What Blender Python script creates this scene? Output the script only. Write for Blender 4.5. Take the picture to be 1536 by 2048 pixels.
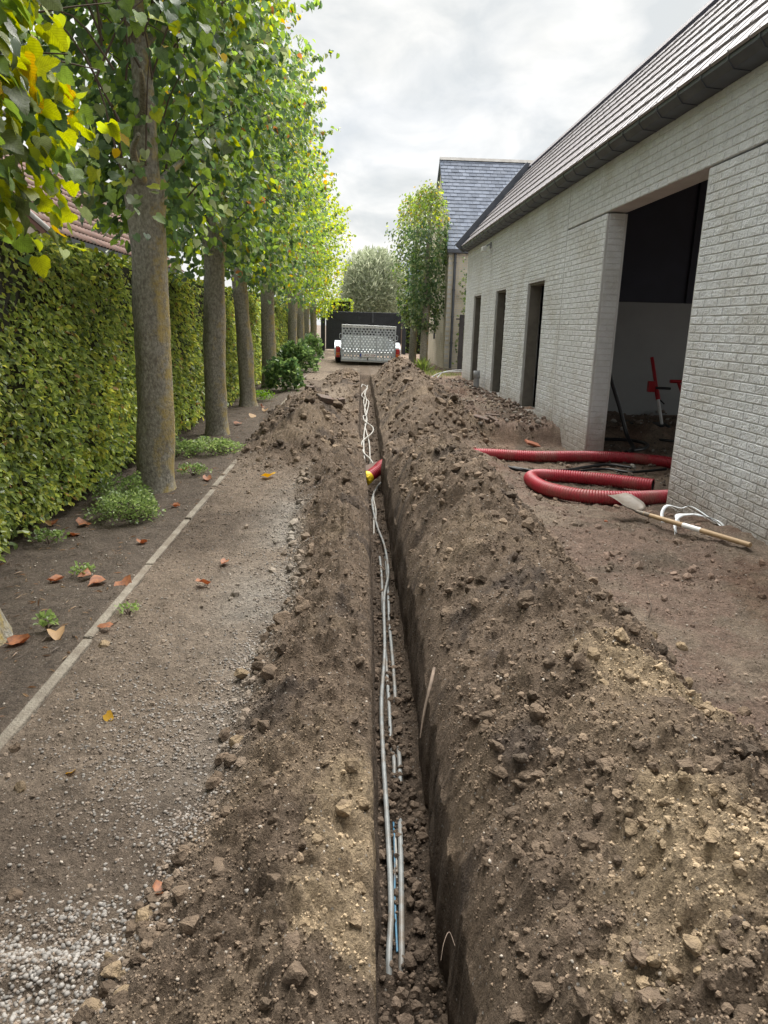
import bpy, math, random
import numpy as np
from mathutils import Matrix, Vector
for o in list(bpy.data.objects): bpy.data.objects.remove(o)
S = bpy.context.scene
COL = S.collection
rng = np.random.default_rng(7)
random.seed(7)

# ------------------------------------------------------------------ camera
CAMZ = 1.4
RW = np.array([[0.9988, 0.0136, 0.0472], [-0.0422, -0.2545, 0.9662], [0.0251, -0.967, -0.2536]])
cam_d = bpy.data.cameras.new('camera'); cam = bpy.data.objects.new('camera', cam_d); COL.objects.link(cam)
cr, cu, cb = RW[:, 0], -RW[:, 1], -RW[:, 2]
cam.matrix_world = Matrix(((cr[0], cu[0], cb[0], 0), (cr[1], cu[1], cb[1], 0), (cr[2], cu[2], cb[2], CAMZ), (0, 0, 0, 1)))
cam_d.sensor_fit = 'VERTICAL'; cam_d.sensor_height = 36; cam_d.lens = 36 * 1420 / 2048
cam_d.clip_start = 0.05; cam_d.clip_end = 3000
S.camera = cam

# ------------------------------------------------------------------ sky and sun
SUN_AZ = math.radians(14)      # from +Y towards +X
SUN_EL = math.radians(64)
W = bpy.data.worlds.new('World'); S.world = W; W.use_nodes = True
wn, wl = W.node_tree.nodes, W.node_tree.links
wn.clear()
def wnode(t, **k):
    n = wn.new(t)
    for a, b in k.items(): setattr(n, a, b)
    return n
out = wnode('ShaderNodeOutputWorld'); mixs = wnode('ShaderNodeMixShader')
bg1 = wnode('ShaderNodeBackground'); bg2 = wnode('ShaderNodeBackground')
sky = wnode('ShaderNodeTexSky'); sky.sky_type = 'NISHITA'; sky.sun_disc = False
sky.sun_elevation = SUN_EL; sky.sun_rotation = SUN_AZ; sky.dust_density = 2.5
wl.new(sky.outputs[0], bg1.inputs[0]); bg1.inputs[1].default_value = 0.07
tc = wnode('ShaderNodeTexCoord'); sep = wnode('ShaderNodeSeparateXYZ'); wl.new(tc.outputs['Generated'], sep.inputs[0])
ad = wnode('ShaderNodeMath', operation='ADD'); wl.new(sep.outputs[2], ad.inputs[0]); ad.inputs[1].default_value = 0.22
mx = wnode('ShaderNodeMath', operation='MAXIMUM'); wl.new(ad.outputs[0], mx.inputs[0]); mx.inputs[1].default_value = 0.05
cmb = wnode('ShaderNodeCombineXYZ')
for i in (0, 1):
    dv = wnode('ShaderNodeMath', operation='DIVIDE'); wl.new(sep.outputs[i], dv.inputs[0]); wl.new(mx.outputs[0], dv.inputs[1]); wl.new(dv.outputs[0], cmb.inputs[i])
mpn = wnode('ShaderNodeMapping'); mpn.inputs['Rotation'].default_value = (0, 0, 0.5); mpn.inputs['Scale'].default_value = (1.25, 1.0, 1); wl.new(cmb.outputs[0], mpn.inputs[0])
n1 = wnode('ShaderNodeTexNoise'); n1.inputs['Scale'].default_value = 3.0; n1.inputs['Detail'].default_value = 9; n1.inputs['Roughness'].default_value = 0.52; n1.inputs['Distortion'].default_value = 0.35
wl.new(mpn.outputs[0], n1.inputs['Vector'])
r1 = wnode('ShaderNodeValToRGB'); wl.new(n1.outputs[0], r1.inputs[0])
e = r1.color_ramp.elements; e[0].position = 0.38; e[0].color = (0.375, 0.39, 0.395, 1); e[1].position = 0.60; e[1].color = (0.515, 0.512, 0.50, 1)
wl.new(r1.outputs[0], bg2.inputs[0]); bg2.inputs[1].default_value = 1.0
n2 = wnode('ShaderNodeTexNoise'); n2.inputs['Scale'].default_value = 0.8; n2.inputs['Detail'].default_value = 5
wl.new(mpn.outputs[0], n2.inputs['Vector'])
r2 = wnode('ShaderNodeValToRGB'); wl.new(n2.outputs[0], r2.inputs[0])
e = r2.color_ramp.elements; e[0].position = 0.30; e[0].color = (0.72, 0.72, 0.72, 1); e[1].position = 0.52; e[1].color = (1, 1, 1, 1)
wl.new(r2.outputs[0], mixs.inputs[0]); wl.new(bg1.outputs[0], mixs.inputs[1]); wl.new(bg2.outputs[0], mixs.inputs[2])
wl.new(mixs.outputs[0], out.inputs[0])
sd = bpy.data.lights.new('sun', 'SUN'); sd.energy = 5.0; sd.angle = math.radians(60); sd.color = (1.0, 0.97, 0.93)
sun = bpy.data.objects.new('sun', sd); COL.objects.link(sun)
dirv = Vector((math.sin(SUN_AZ) * math.cos(SUN_EL), math.cos(SUN_AZ) * math.cos(SUN_EL), math.sin(SUN_EL)))
sun.rotation_euler = dirv.to_track_quat('Z', 'Y').to_euler()
V = S.view_settings
V.view_transform = 'Standard'; V.look = 'None'; V.exposure = 1.06; V.gamma = 1.0; V.use_curve_mapping = False
S.cycles.max_bounces = 8; S.cycles.transparent_max_bounces = 8

# ------------------------------------------------------------------ helpers
def proj(p):
    """approximate photo position of a world point (only used to rank pieces by visible size)"""
    k = (np.atleast_2d(p) - np.array([0, 0, CAMZ])) @ RW
    z = np.maximum(k[:, 2], 1e-3)
    return k[:, 0] / z * 1420 + 768, k[:, 1] / z * 1420 + 1024, k[:, 2]

def tag(o, label=None, cat=None, group=None, kind=None):
    if label: o['label'] = label
    if cat: o['category'] = cat
    if group: o['group'] = group
    if kind: o['kind'] = kind
    return o
def empty(name, loc=(0, 0, 0), rz=0, parent=None):
    o = bpy.data.objects.new(name, None); COL.objects.link(o); o.location = loc; o.rotation_euler = (0, 0, rz); o.empty_display_size = .1
    if parent: o.parent = parent
    return o
def obj(name, me, parent=None, loc=None, rot=None, scale=None):
    o = bpy.data.objects.new(name, me); COL.objects.link(o)
    if parent: o.parent = parent
    if loc is not None: o.location = loc
    if rot is not None: o.rotation_euler = rot
    if scale is not None: o.scale = scale
    return o
def mesh_np(name, v, f, mat, smooth=True, col=None, nv=None):
    """v (n,3), f (m,k) array of equal-size faces"""
    me = bpy.data.meshes.new(name)
    v = np.ascontiguousarray(v, dtype=np.float32); f = np.ascontiguousarray(f, dtype=np.int32)
    m, k = f.shape
    me.vertices.add(len(v)); me.vertices.foreach_set('co', v.ravel())
    me.loops.add(m * k); me.loops.foreach_set('vertex_index', f.ravel())
    me.polygons.add(m); me.polygons.foreach_set('loop_start', np.arange(0, m * k, k, dtype=np.int32))
    try: me.polygons.foreach_set('loop_total', np.full(m, k, dtype=np.int32))
    except Exception: pass
    me.polygons.foreach_set('use_smooth', np.full(m, smooth, dtype=bool))
    me.update(calc_edges=True)
    if col is not None:
        a = me.color_attributes.new('tint', 'FLOAT_COLOR', 'POINT')
        c = np.ones((len(v), 4), np.float32); c[:, :3] = col; a.data.foreach_set('color', c.ravel())
    if mat: me.materials.append(mat)
    return me
class MB:
    def __init__(s): s.v = []; s.f = []; s.sm = []
    def add(s, vs, fs, smooth=False):
        n = len(s.v); s.v += [tuple(map(float, a)) for a in vs]
        for q in fs: s.f.append(tuple(i + n for i in q)); s.sm.append(smooth)
        return s
    def box(s, a, b, M=None):
        x0, y0, z0 = a; x1, y1, z1 = b
        vs = [(x0, y0, z0), (x1, y0, z0), (x1, y1, z0), (x0, y1, z0), (x0, y0, z1), (x1, y0, z1), (x1, y1, z1), (x0, y1, z1)]
        if M is not None: vs = [tuple(M @ Vector(p)) for p in vs]
        return s.add(vs, [(0, 3, 2, 1), (4, 5, 6, 7), (0, 1, 5, 4), (1, 2, 6, 5), (2, 3, 7, 6), (3, 0, 4, 7)])
    def bar(s, p, q, w, h=None):
        p, q = Vector(p), Vector(q); d = q - p; L = d.length; h = h or w
        M = Matrix.Translation(p) @ d.to_track_quat('Z', 'Y').to_matrix().to_4x4()
        return s.box((-w / 2, -h / 2, 0), (w / 2, h / 2, L), M)
    def prism(s, prof, y0, y1, axis='y'):
        n = len(prof)
        if axis == 'y': vs = [(a, y0, b) for a, b in prof] + [(a, y1, b) for a, b in prof]
        elif axis == 'x': vs = [(y0, a, b) for a, b in prof] + [(y1, a, b) for a, b in prof]
        else: vs = [(a, b, y0) for a, b in prof] + [(a, b, y1) for a, b in prof]
        fs = [(i, (i + 1) % n, n + (i + 1) % n, n + i) for i in range(n)] + [tuple(range(n))[::-1], tuple(range(n, 2 * n))]
        return s.add(vs, fs)
    def tube(s, pts, rad, seg=10, cap=True, closed=False):
        v, f = tube_arr(pts, rad, seg)
        s.add(v, f, True)
        if cap:
            n = len(v)
            s.add(v[:seg], [tuple(range(seg))[::-1]]); s.add(v[-seg:], [tuple(range(seg))])
        return s
    def build(s, name, mat, parent=None, bevel=0, loc=None, rot=None):
        me = bpy.data.meshes.new(name); me.from_pydata(s.v, [], s.f)
        me.polygons.foreach_set('use_smooth', s.sm); me.update()
        import bmesh
        bm = bmesh.new(); bm.from_mesh(me); bmesh.ops.recalc_face_normals(bm, faces=bm.faces); bm.to_mesh(me); bm.free()
        me.materials.append(mat)
        o = obj(name, me, parent, loc, rot)
        if bevel:
            b = o.modifiers.new('bevel', 'BEVEL'); b.width = bevel; b.segments = 2; b.limit_method = 'ANGLE'
        return o
def tube_arr(pts, rad, seg=10):
    P = np.array(pts, float); n = len(P)
    R_ = np.full(n, rad) if np.isscalar(rad) else np.array(rad, float)
    T = np.gradient(P, axis=0); T /= np.linalg.norm(T, axis=1)[:, None] + 1e-9
    up = np.array([0, 0, 1.]) if abs(T[0][2]) < .8 else np.array([1., 0, 0])
    a = np.linspace(0, 2 * np.pi, seg, endpoint=False)
    N = np.cross(T[0], up); N /= np.linalg.norm(N)
    V_ = []
    for i in range(n):
        N = N - (N @ T[i]) * T[i]; N /= np.linalg.norm(N) + 1e-9; B = np.cross(T[i], N)
        V_.append(P[i] + R_[i] * (np.cos(a)[:, None] * N + np.sin(a)[:, None] * B))
    V_ = np.concatenate(V_)
    f = [(i * seg + j, i * seg + (j + 1) % seg, (i + 1) * seg + (j + 1) % seg, (i + 1) * seg + j) for i in range(n - 1) for j in range(seg)]
    return V_, f
def spline(pts, n):
    P = np.array(pts, float); m = len(P)
    Q = np.vstack([2 * P[0] - P[1], P, 2 * P[-1] - P[-2]])
    t = np.linspace(0, m - 1 - 1e-9, n); i = t.astype(int); u = (t - i)[:, None]
    a, b, c, d = Q[i], Q[i + 1], Q[i + 2], Q[i + 3]
    r = .5 * (2 * b + (c - a) * u + (2 * a - 5 * b + 4 * c - d) * u ** 2 + (3 * b - 3 * c + d - a) * u ** 3)
    return r
def sm(a, b, x):
    t = np.clip((x - a) / (b - a), 0, 1); return t * t * (3 - 2 * t)
def _h(ix, iy, seed):
    n = (ix.astype(np.int64) * 374761393 + iy.astype(np.int64) * 668265263 + seed * 1274126177) & 0xffffffff
    n = ((n ^ (n >> 13)) * 1274126177) & 0xffffffff
    n = n ^ (n >> 16)
    return (n & 0xffff) / 32767.5 - 1.0
def noise(x, y, seed=0):
    ix = np.floor(x); iy = np.floor(y); fx = x - ix; fy = y - iy
    u = fx * fx * fx * (fx * (fx * 6 - 15) + 10); v = fy * fy * fy * (fy * (fy * 6 - 15) + 10)
    a = _h(ix, iy, seed); b = _h(ix + 1, iy, seed); c = _h(ix, iy + 1, seed); d = _h(ix + 1, iy + 1, seed)
    return (a * (1 - u) + b * u) * (1 - v) + (c * (1 - u) + d * u) * v
def fbm(x, y, oct=4, seed=0, gain=.5):
    r = 0; a = 1; s = 0
    for i in range(oct):
        r = r + a * noise(x * 2 ** i + 17.3 * i, y * 2 ** i - 9.1 * i, seed + i); s += a; a *= gain
    return r / s

def worley(x, y, seed=0):
    """F1, F2 and the id value of the nearest cell point"""
    ix = np.floor(x); iy = np.floor(y); f1 = np.full(x.shape, 9.); f2 = f1.copy(); idv = np.zeros(x.shape)
    for dx_ in (-1, 0, 1):
        for dy_ in (-1, 0, 1):
            cx = ix + dx_; cy = iy + dy_
            d = np.hypot(cx + .5 + .45 * _h(cx, cy, seed) - x, cy + .5 + .45 * _h(cx, cy, seed + 1) - y); nw = d < f1
            f2 = np.where(nw, f1, np.minimum(f2, d)); idv = np.where(nw, _h(cx, cy, seed + 2), idv); f1 = np.where(nw, d, f1)
    return f1, f2, idv
def clods(x, y, cell, seed):
    """broken lumps: flat-topped cells of random height with crevices between"""
    u = x / cell + .35 * fbm(x / cell * 1.3, y / cell * 1.3, 2, seed + 5); v = y / cell + .35 * fbm(x / cell * 1.3 + 7, y / cell * 1.3, 2, seed + 6)
    f1, f2, i_ = worley(u, v, seed); return np.minimum((f2 - f1) / .45, 1) * (.45 + .55 * i_)

# ------------------------------------------------------------------ materials
def mat(name, col, rough=.8, metal=0, spec=None, var=0, vscale=8, bump=0, bscale=60, bdetail=5, col2=None, coords='Object', dirt=None, dscale=2, transl=0, attr=None, rnd=0, stretch=0):
    m = bpy.data.materials.new(name); m.use_nodes = True
    N, L = m.node_tree.nodes, m.node_tree.links
    b = N['Principled BSDF']; b.inputs['Roughness'].default_value = rough; b.inputs['Metallic'].default_value = metal
    if spec is not None: b.inputs['Specular IOR Level'].default_value = spec
    t = N.new('ShaderNodeTexCoord'); vec = t.outputs[coords] if coords != 'Position' else N.new('ShaderNodeNewGeometry').outputs['Position']
    if stretch:
        mp = N.new('ShaderNodeMapping'); mp.inputs['Scale'].default_value = (1, 1, stretch); L.new(vec, mp.inputs[0]); vec = mp.outputs[0]
    c = None
    if attr:
        a = N.new('ShaderNodeVertexColor'); a.layer_name = attr; c = a.outputs[0]
    else:
        r = N.new('ShaderNodeRGB'); r.outputs[0].default_value = (*col, 1); c = r.outputs[0]
    def mixc(fac, A, B, mode='MIX'):
        x = N.new('ShaderNodeMix'); x.data_type = 'RGBA'; x.blend_type = mode
        if hasattr(fac, 'links'): L.new(fac, x.inputs[0])
        else: x.inputs[0].default_value = fac
        for s_, i in ((A, 6), (B, 7)):
            if hasattr(s_, 'links'): L.new(s_, x.inputs[i])
            else: x.inputs[i].default_value = (*s_, 1)
        return x.outputs[2]
    def ramp(src, p0, p1):
        r = N.new('ShaderNodeMapRange'); L.new(src, r.inputs[0]); r.inputs[1].default_value = p0; r.inputs[2].default_value = p1; r.clamp = True; return r.outputs[0]
    def nz(scale, detail=5, ro=.55):
        n = N.new('ShaderNodeTexNoise'); n.inputs['Scale'].default_value = scale; n.inputs['Detail'].default_value = detail; n.inputs['Roughness'].default_value = ro; L.new(vec, n.inputs['Vector']); return n.outputs[0]
    if col2 is not None or var:
        c2 = col2 if col2 is not None else tuple(x * (1 - var) for x in col)
        c = mixc(ramp(nz(vscale), .35, .65), c, c2)
    if dirt is not None:
        c = mixc(ramp(nz(dscale, 7, .65), .48, .68), c, dirt)
    if rnd:
        oi = N.new('ShaderNodeObjectInfo'); x = ramp(oi.outputs['Random'], 0, 1)
        mr = N.new('ShaderNodeMapRange'); L.new(oi.outputs['Random'], mr.inputs[0]); mr.inputs[3].default_value = 1 - rnd; mr.inputs[4].default_value = 1 + rnd * .5
        hv = N.new('ShaderNodeHueSaturation'); L.new(mr.outputs[0], hv.inputs['Value']); L.new(c, hv.inputs['Color']); c = hv.outputs[0]
    L.new(c, b.inputs['Base Color'])
    if bump:
        bn = N.new('ShaderNodeBump'); bn.inputs['Strength'].default_value = bump; bn.inputs['Distance'].default_value = .02
        L.new(nz(bscale, bdetail, .6), bn.inputs['Height']); L.new(bn.outputs[0], b.inputs['Normal'])
    if transl:
        o_ = N['Material Output']; tr = N.new('ShaderNodeBsdfTranslucent'); mxs = N.new('ShaderNodeMixShader'); mxs.inputs[0].default_value = transl
        hs = N.new('ShaderNodeHueSaturation'); hs.inputs['Value'].default_value = 2.1; hs.inputs['Saturation'].default_value = 1.1; hs.inputs['Hue'].default_value = .485; L.new(c, hs.inputs['Color']); L.new(hs.outputs[0], tr.inputs[0])
        L.new(b.outputs[0], mxs.inputs[1]); L.new(tr.outputs[0], mxs.inputs[2]); L.new(mxs.outputs[0], o_.inputs[0])
    return m
def soil_material():
    m = bpy.data.materials.new('soil'); m.use_nodes = True
    N, L = m.node_tree.nodes, m.node_tree.links; b = N['Principled BSDF']; b.inputs['Roughness'].default_value = .95; b.inputs['Specular IOR Level'].default_value = .2
    pos = N.new('ShaderNodeNewGeometry').outputs['Position']
    a = N.new('ShaderNodeVertexColor'); a.layer_name = 'tint'
    def nz(s, d=6, r=.6):
        n = N.new('ShaderNodeTexNoise'); n.inputs['Scale'].default_value = s; n.inputs['Detail'].default_value = d; n.inputs['Roughness'].default_value = r; L.new(pos, n.inputs['Vector']); return n.outputs[0]
    def mr(src, p0, p1, q0=0, q1=1):
        r = N.new('ShaderNodeMapRange'); L.new(src, r.inputs[0])
        for i, v in enumerate((p0, p1, q0, q1)): r.inputs[i + 1].default_value = v
        return r.outputs[0]
    def mul(c, f, w=1.0):
        x = N.new('ShaderNodeMix'); x.data_type = 'RGBA'; x.blend_type = 'MULTIPLY'; x.inputs[0].default_value = w; L.new(c, x.inputs[6]); L.new(f, x.inputs[7]); return x.outputs[2]
    c = mul(a.outputs[0], mr(nz(9, 8, .7), .3, .7, .62, 1.3))
    c = mul(c, mr(nz(60, 7, .75), .3, .7, .48, 1.5))
    c = mul(c, mr(nz(230, 4, .7), .3, .7, .62, 1.38))
    # tiny grit: light grains
    vo = N.new('ShaderNodeTexVoronoi'); vo.inputs['Scale'].default_value = 75; L.new(pos, vo.inputs['Vector'])
    g = N.new('ShaderNodeMath'); g.operation = 'MULTIPLY'; L.new(mr(vo.outputs['Distance'], .28, .2), g.inputs[0])
    sepc = N.new('ShaderNodeSeparateColor'); L.new(vo.outputs['Color'], sepc.inputs[0]); L.new(mr(sepc.outputs[0], .86, .9), g.inputs[1])
    x = N.new('ShaderNodeMix'); x.data_type = 'RGBA'; L.new(g.outputs[0], x.inputs[0]); L.new(c, x.inputs[6]); x.inputs[7].default_value = (.36, .33, .29, 1)
    L.new(x.outputs[2], b.inputs['Base Color'])
    h1 = N.new('ShaderNodeMath'); h1.operation = 'ADD'; L.new(nz(45, 8, .7), h1.inputs[0])
    h2 = N.new('ShaderNodeMath'); h2.operation = 'MULTIPLY'; L.new(nz(170, 5, .7), h2.inputs[0]); h2.inputs[1].default_value = .55; L.new(h2.outputs[0], h1.inputs[1])
    bn = N.new('ShaderNodeBump'); bn.inputs['Strength'].default_value = 1.0; bn.inputs['Distance'].default_value = .04; L.new(h1.outputs[0], bn.inputs['Height']); L.new(bn.outputs[0], b.inputs['Normal'])
    return m
M = {}
M['soil'] = soil_material()
M['clodd'] = mat('clod_dark', (.12, .092, .068), .95, spec=.2, col2=(.075, .058, .044), vscale=30, bump=1.0, bscale=60, rnd=.3, coords='Position')
M['clods'] = mat('clod_sandy', (.30, .225, .14), .95, spec=.2, col2=(.20, .15, .1), vscale=30, bump=1.0, bscale=60, rnd=.3, coords='Position')
M['clod'] = mat('clod', (.19, .14, .098), .95, spec=.2, col2=(.115, .086, .062), vscale=30, bump=1.0, bscale=70, rnd=.35, coords='Position')
M['clodv'] = mat('clod_tinted', (.15, .115, .08), .95, spec=.2, attr='tint', bump=.6, bscale=120, coords='Position')
M['pebble'] = mat('pebble', (.42, .40, .37), .8, attr='tint', bump=.2, bscale=150, coords='Position')
M['pebble1'] = mat('pebble_single', (.29, .27, .245), .8, rnd=.4, bump=.2, bscale=150, coords='Position')
M['concrete'] = mat('concrete', (.34, .33, .31), .9, var=.3, vscale=5, bump=.25, bscale=90, dirt=(.2, .185, .165), dscale=3, coords='Position')
M['kerb'] = mat('kerb_concrete', (.285, .255, .205), .95, col2=(.20, .172, .135), vscale=11, bump=.8, bscale=80, dirt=(.17, .135, .10), dscale=4, coords='Position')
M['joint'] = mat('panel_concrete', (.57, .578, .58), .95, var=.15, vscale=3, bump=.3, bscale=160, coords='Position')
M['brickface'] = mat('imprinted_brick', (.645, .668, .682), .9, col2=(.565, .585, .597), vscale=9, bump=.8, bscale=48, bdetail=4, dirt=(.52, .52, .50), dscale=1.6, coords='Position')
def foot_dirt(m):
    N, L = m.node_tree.nodes, m.node_tree.links; b = N['Principled BSDF']; src = b.inputs['Base Color'].links[0].from_socket
    g = N.new('ShaderNodeNewGeometry'); sp = N.new('ShaderNodeSeparateXYZ'); L.new(g.outputs['Position'], sp.inputs[0])
    n = N.new('ShaderNodeTexNoise'); n.inputs['Scale'].default_value = 7; n.inputs['Detail'].default_value = 8; n.inputs['Roughness'].default_value = .7; L.new(g.outputs['Position'], n.inputs['Vector'])
    a = N.new('ShaderNodeMath'); a.operation = 'MULTIPLY_ADD'; L.new(n.outputs[0], a.inputs[0]); a.inputs[1].default_value = -.75; L.new(sp.outputs[2], a.inputs[2])
    r = N.new('ShaderNodeMapRange'); L.new(a.outputs[0], r.inputs[0]); r.inputs[1].default_value = .12; r.inputs[2].default_value = -.32; r.inputs[4].default_value = .7
    x = N.new('ShaderNodeMix'); x.data_type = 'RGBA'; L.new(r.outputs[0], x.inputs[0]); L.new(src, x.inputs[6]); x.inputs[7].default_value = (.27, .215, .165, 1); L.new(x.outputs[2], b.inputs['Base Color'])
foot_dirt(M['brickface']); foot_dirt(M['joint'])
M['tile'] = mat('roof_tile', (.30, .28, .29), .62, col2=(.255, .24, .25), vscale=4, bump=.12, bscale=120, coords='Position')
M['zinc'] = mat('dark_zinc', (.095, .105, .128), .5, metal=.35, var=.25, vscale=6, coords='Position')
M['slate'] = mat('slate', (.20, .225, .275), .85, spec=.15, col2=(.155, .178, .225), vscale=5, bump=.25, bscale=60, rnd=.25, coords='Position')
M['slatef'] = mat('slate_field', (.195, .22, .268), .85, spec=.15, col2=(.12, .145, .19), vscale=5, bump=.25, bscale=60, coords='Position')
M['cream'] = mat('cream_brick', (.66, .60, .50), .9, var=.12, vscale=6, bump=.3, bscale=60, dirt=(.43, .38, .30), dscale=1.2, coords='Position')
M['gate'] = mat('gate_paint', (.022, .026, .038), .45, var=.25, vscale=3, coords='Position')
M['galv'] = mat('galvanised', (.50, .54, .57), .42, metal=.55, col2=(.40, .44, .48), vscale=14, coords='Position')
M['alu'] = mat('pale_aluminium', (.68, .70, .70), .4, metal=.35, var=.1, coords='Position')
M['rubber'] = mat('rubber', (.018, .018, .02), .75, var=.2)
M['redpipe'] = mat('red_plastic', (.34, .018, .032), .5, var=.2, vscale=7, dirt=(.26, .085, .07), dscale=3.5, coords='Position')
M['redin'] = mat('pipe_inside', (.02, .02, .022), .6)
M['yellow'] = mat('yellow_cap', (.85, .62, .02), .45)
M['conduit'] = mat('grey_conduit', (.25, .265, .26), .45, col2=(.18, .19, .185), vscale=20, dirt=(.17, .135, .10), dscale=9, coords='Position')
M['cable'] = mat('pale_cable', (.34, .33, .295), .55, dirt=(.2, .16, .12), dscale=8, coords='Position')
M['blue'] = mat('blue_cable', (.06, .17, .26), .5, dirt=(.12, .10, .08), dscale=14, coords='Position')
M['hose'] = mat('black_hose', (.012, .013, .014), .35)
M['red'] = mat('red_paint', (.36, .012, .02), .35)
M['white'] = mat('white_paint', (.62, .63, .62), .45)
M['strap'] = mat('white_strap', (.74, .78, .82), .5, dirt=(.5, .48, .44), dscale=9, coords='Position')
M['black'] = mat('black_plastic', (.015, .016, .018), .55)
M['wood'] = mat('ash_wood', (.42, .30, .17), .6, col2=(.33, .22, .12), vscale=14, coords='Position')
M['steel'] = mat('worn_steel', (.22, .2, .175), .6, metal=.25, col2=(.17, .14, .11), vscale=9, dirt=(.15, .115, .085), dscale=9, coords='Position')
M['oldwood'] = mat('weathered_wood', (.055, .05, .052), .8, var=.4, vscale=6, bump=.3, bscale=30, coords='Position')
M['root'] = mat('root', (.34, .26, .20), .8, var=.4, vscale=20, coords='Position')
M['redbrick'] = mat('old_brick', (.14, .085, .065), .9, col2=(.10, .08, .065), vscale=25, bump=.4, bscale=70, coords='Position', dirt=(.12, .095, .075), dscale=12)
M['terracotta'] = mat('terracotta', (.36, .13, .07), .85, var=.3, vscale=30, coords='Position')
M['navy'] = mat('dark_lining', (.05, .056, .08), .8, var=.2, vscale=2, coords='Position')
M['plaster'] = mat('grey_block_wall', (.35, .365, .365), .9, col2=(.30, .315, .315), vscale=1.5, bump=.15, bscale=40, coords='Position')
M['reveal'] = mat('reveal_board', (.18, .165, .145), .85, col2=(.13, .12, .105), vscale=9, coords='Position')
M['glass'] = mat('dark_glazing', (.012, .022, .02), .12)
M['pantile'] = mat('red_pantile', (.20, .105, .078), .8, col2=(.15, .082, .064), vscale=6, rnd=.25, coords='Position', dirt=(.10, .075, .06), dscale=4)
M['plastic_lamp'] = mat('lamp_red', (.55, .02, .02), .2)
M['orange'] = mat('lamp_orange', (.75, .16, .02), .2)
M['plate'] = mat('number_plate', (.75, .76, .74), .4)
M['platered'] = mat('plate_red', (.28, .03, .05), .5)
M['plateblue'] = mat('plate_blue', (.03, .06, .32), .5)
M['greyplastic'] = mat('grey_pvc', (.30, .31, .33), .5, var=.15)
def bark():
    m = mat('bark', (.38, .36, .30), .95, col2=(.19, .17, .14), vscale=48, bump=1.0, bscale=75, bdetail=9, coords='Position', stretch=.65)
    N, L = m.node_tree.nodes, m.node_tree.links; b = N['Principled BSDF']
    src = b.inputs['Base Color'].links[0].from_socket
    g = N.new('ShaderNodeNewGeometry'); sp = N.new('ShaderNodeSeparateXYZ'); L.new(g.outputs['Normal'], sp.inputs[0])
    n = N.new('ShaderNodeTexNoise'); n.inputs['Scale'].default_value = 6; n.inputs['Detail'].default_value = 9; n.inputs['Roughness'].default_value = .75; L.new(g.outputs['Position'], n.inputs['Vector'])
    # lichen grows on the open side of the trunk (+x), in patches
    a = N.new('ShaderNodeMath'); a.operation = 'MULTIPLY_ADD'; L.new(sp.outputs[0], a.inputs[0]); a.inputs[1].default_value = .24; L.new(n.outputs[0], a.inputs[2])
    r = N.new('ShaderNodeMapRange'); L.new(a.outputs[0], r.inputs[0]); r.inputs[1].default_value = .63; r.inputs[2].default_value = .80; r.inputs[4].default_value = .8
    x = N.new('ShaderNodeMix'); x.data_type = 'RGBA'; L.new(r.outputs[0], x.inputs[0]); L.new(src, x.inputs[6]); x.inputs[7].default_value = (.42, .31, .075, 1); L.new(x.outputs[2], b.inputs['Base Color'])
    return m
M['bark'] = bark()
M['twig'] = mat('twig', (.085, .06, .042), .85)
M['leaf'] = mat('linden_leaf', (.1, .16, .03), .38, attr='tint', transl=.45)
M['hedgeleaf'] = mat('hedge_leaf', (.1, .16, .03), .32, attr='tint', transl=.38)
M['willow'] = mat('willow_leaf', (.1, .16, .03), .6, attr='tint', transl=.25)
M['core'] = mat('hedge_twigs', (.035, .034, .02), 1.0, var=.5, vscale=20, coords='Position')
def leafmat(n, c, r=.5, tr=.4, c2=None):
    m = mat(n, c, r, col2=c2 or tuple(x * .7 for x in c), vscale=4, bump=.2, bscale=14, coords='Object', transl=tr)
    N, L = m.node_tree.nodes, m.node_tree.links; b = N['Principled BSDF']; src = b.inputs['Base Color'].links[0].from_socket
    def ma(op, a, bb=None):
        x = N.new('ShaderNodeMath'); x.operation = op
        for i, q in enumerate((a, bb)):
            if q is None: continue
            if hasattr(q, 'links'): L.new(q, x.inputs[i])
            else: x.inputs[i].default_value = q
        return x.outputs[0]
    tcn = N.new('ShaderNodeTexCoord'); sp = N.new('ShaderNodeSeparateXYZ'); L.new(tcn.outputs['Object'], sp.inputs[0])
    ax = ma('ABSOLUTE', sp.outputs[0]); ph = ma('FRACT', ma('MULTIPLY', ma('SUBTRACT', sp.outputs[1], ma('MULTIPLY', ax, .75)), 8.0))
    d = ma('MINIMUM', ma('MULTIPLY', ma('ABSOLUTE', ma('SUBTRACT', ph, .5)), .13), ax)
    mr = N.new('ShaderNodeMapRange'); L.new(d, mr.inputs[0]); mr.inputs[1].default_value = .006; mr.inputs[2].default_value = .022; mr.inputs[3].default_value = .72; mr.inputs[4].default_value = 1.0
    x = N.new('ShaderNodeMix'); x.data_type = 'RGBA'; x.blend_type = 'MULTIPLY'; x.inputs[0].default_value = 1; L.new(src, x.inputs[6]); L.new(mr.outputs[0], x.inputs[7])
    L.new(x.outputs[2], b.inputs['Base Color'])
    for q in N:
        if q.type == 'HUE_SAT': L.new(x.outputs[2], q.inputs['Color'])
    return m
LEAFM = [leafmat('leaf_yellow_green', (.33, .38, .03)), leafmat('leaf_green', (.17, .27, .05)), leafmat('leaf_deep_green', (.085, .14, .06), .35, .25), leafmat('leaf_golden', (.48, .30, .02), .5, .4, (.42, .36, .03)), leafmat('leaf_dull', (.16, .20, .09), .4, .3)]
M['dead'] = mat('dead_leaf', (.33, .125, .045), .6, col2=(.17, .065, .03), vscale=5, transl=.15, coords='Object')
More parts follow.
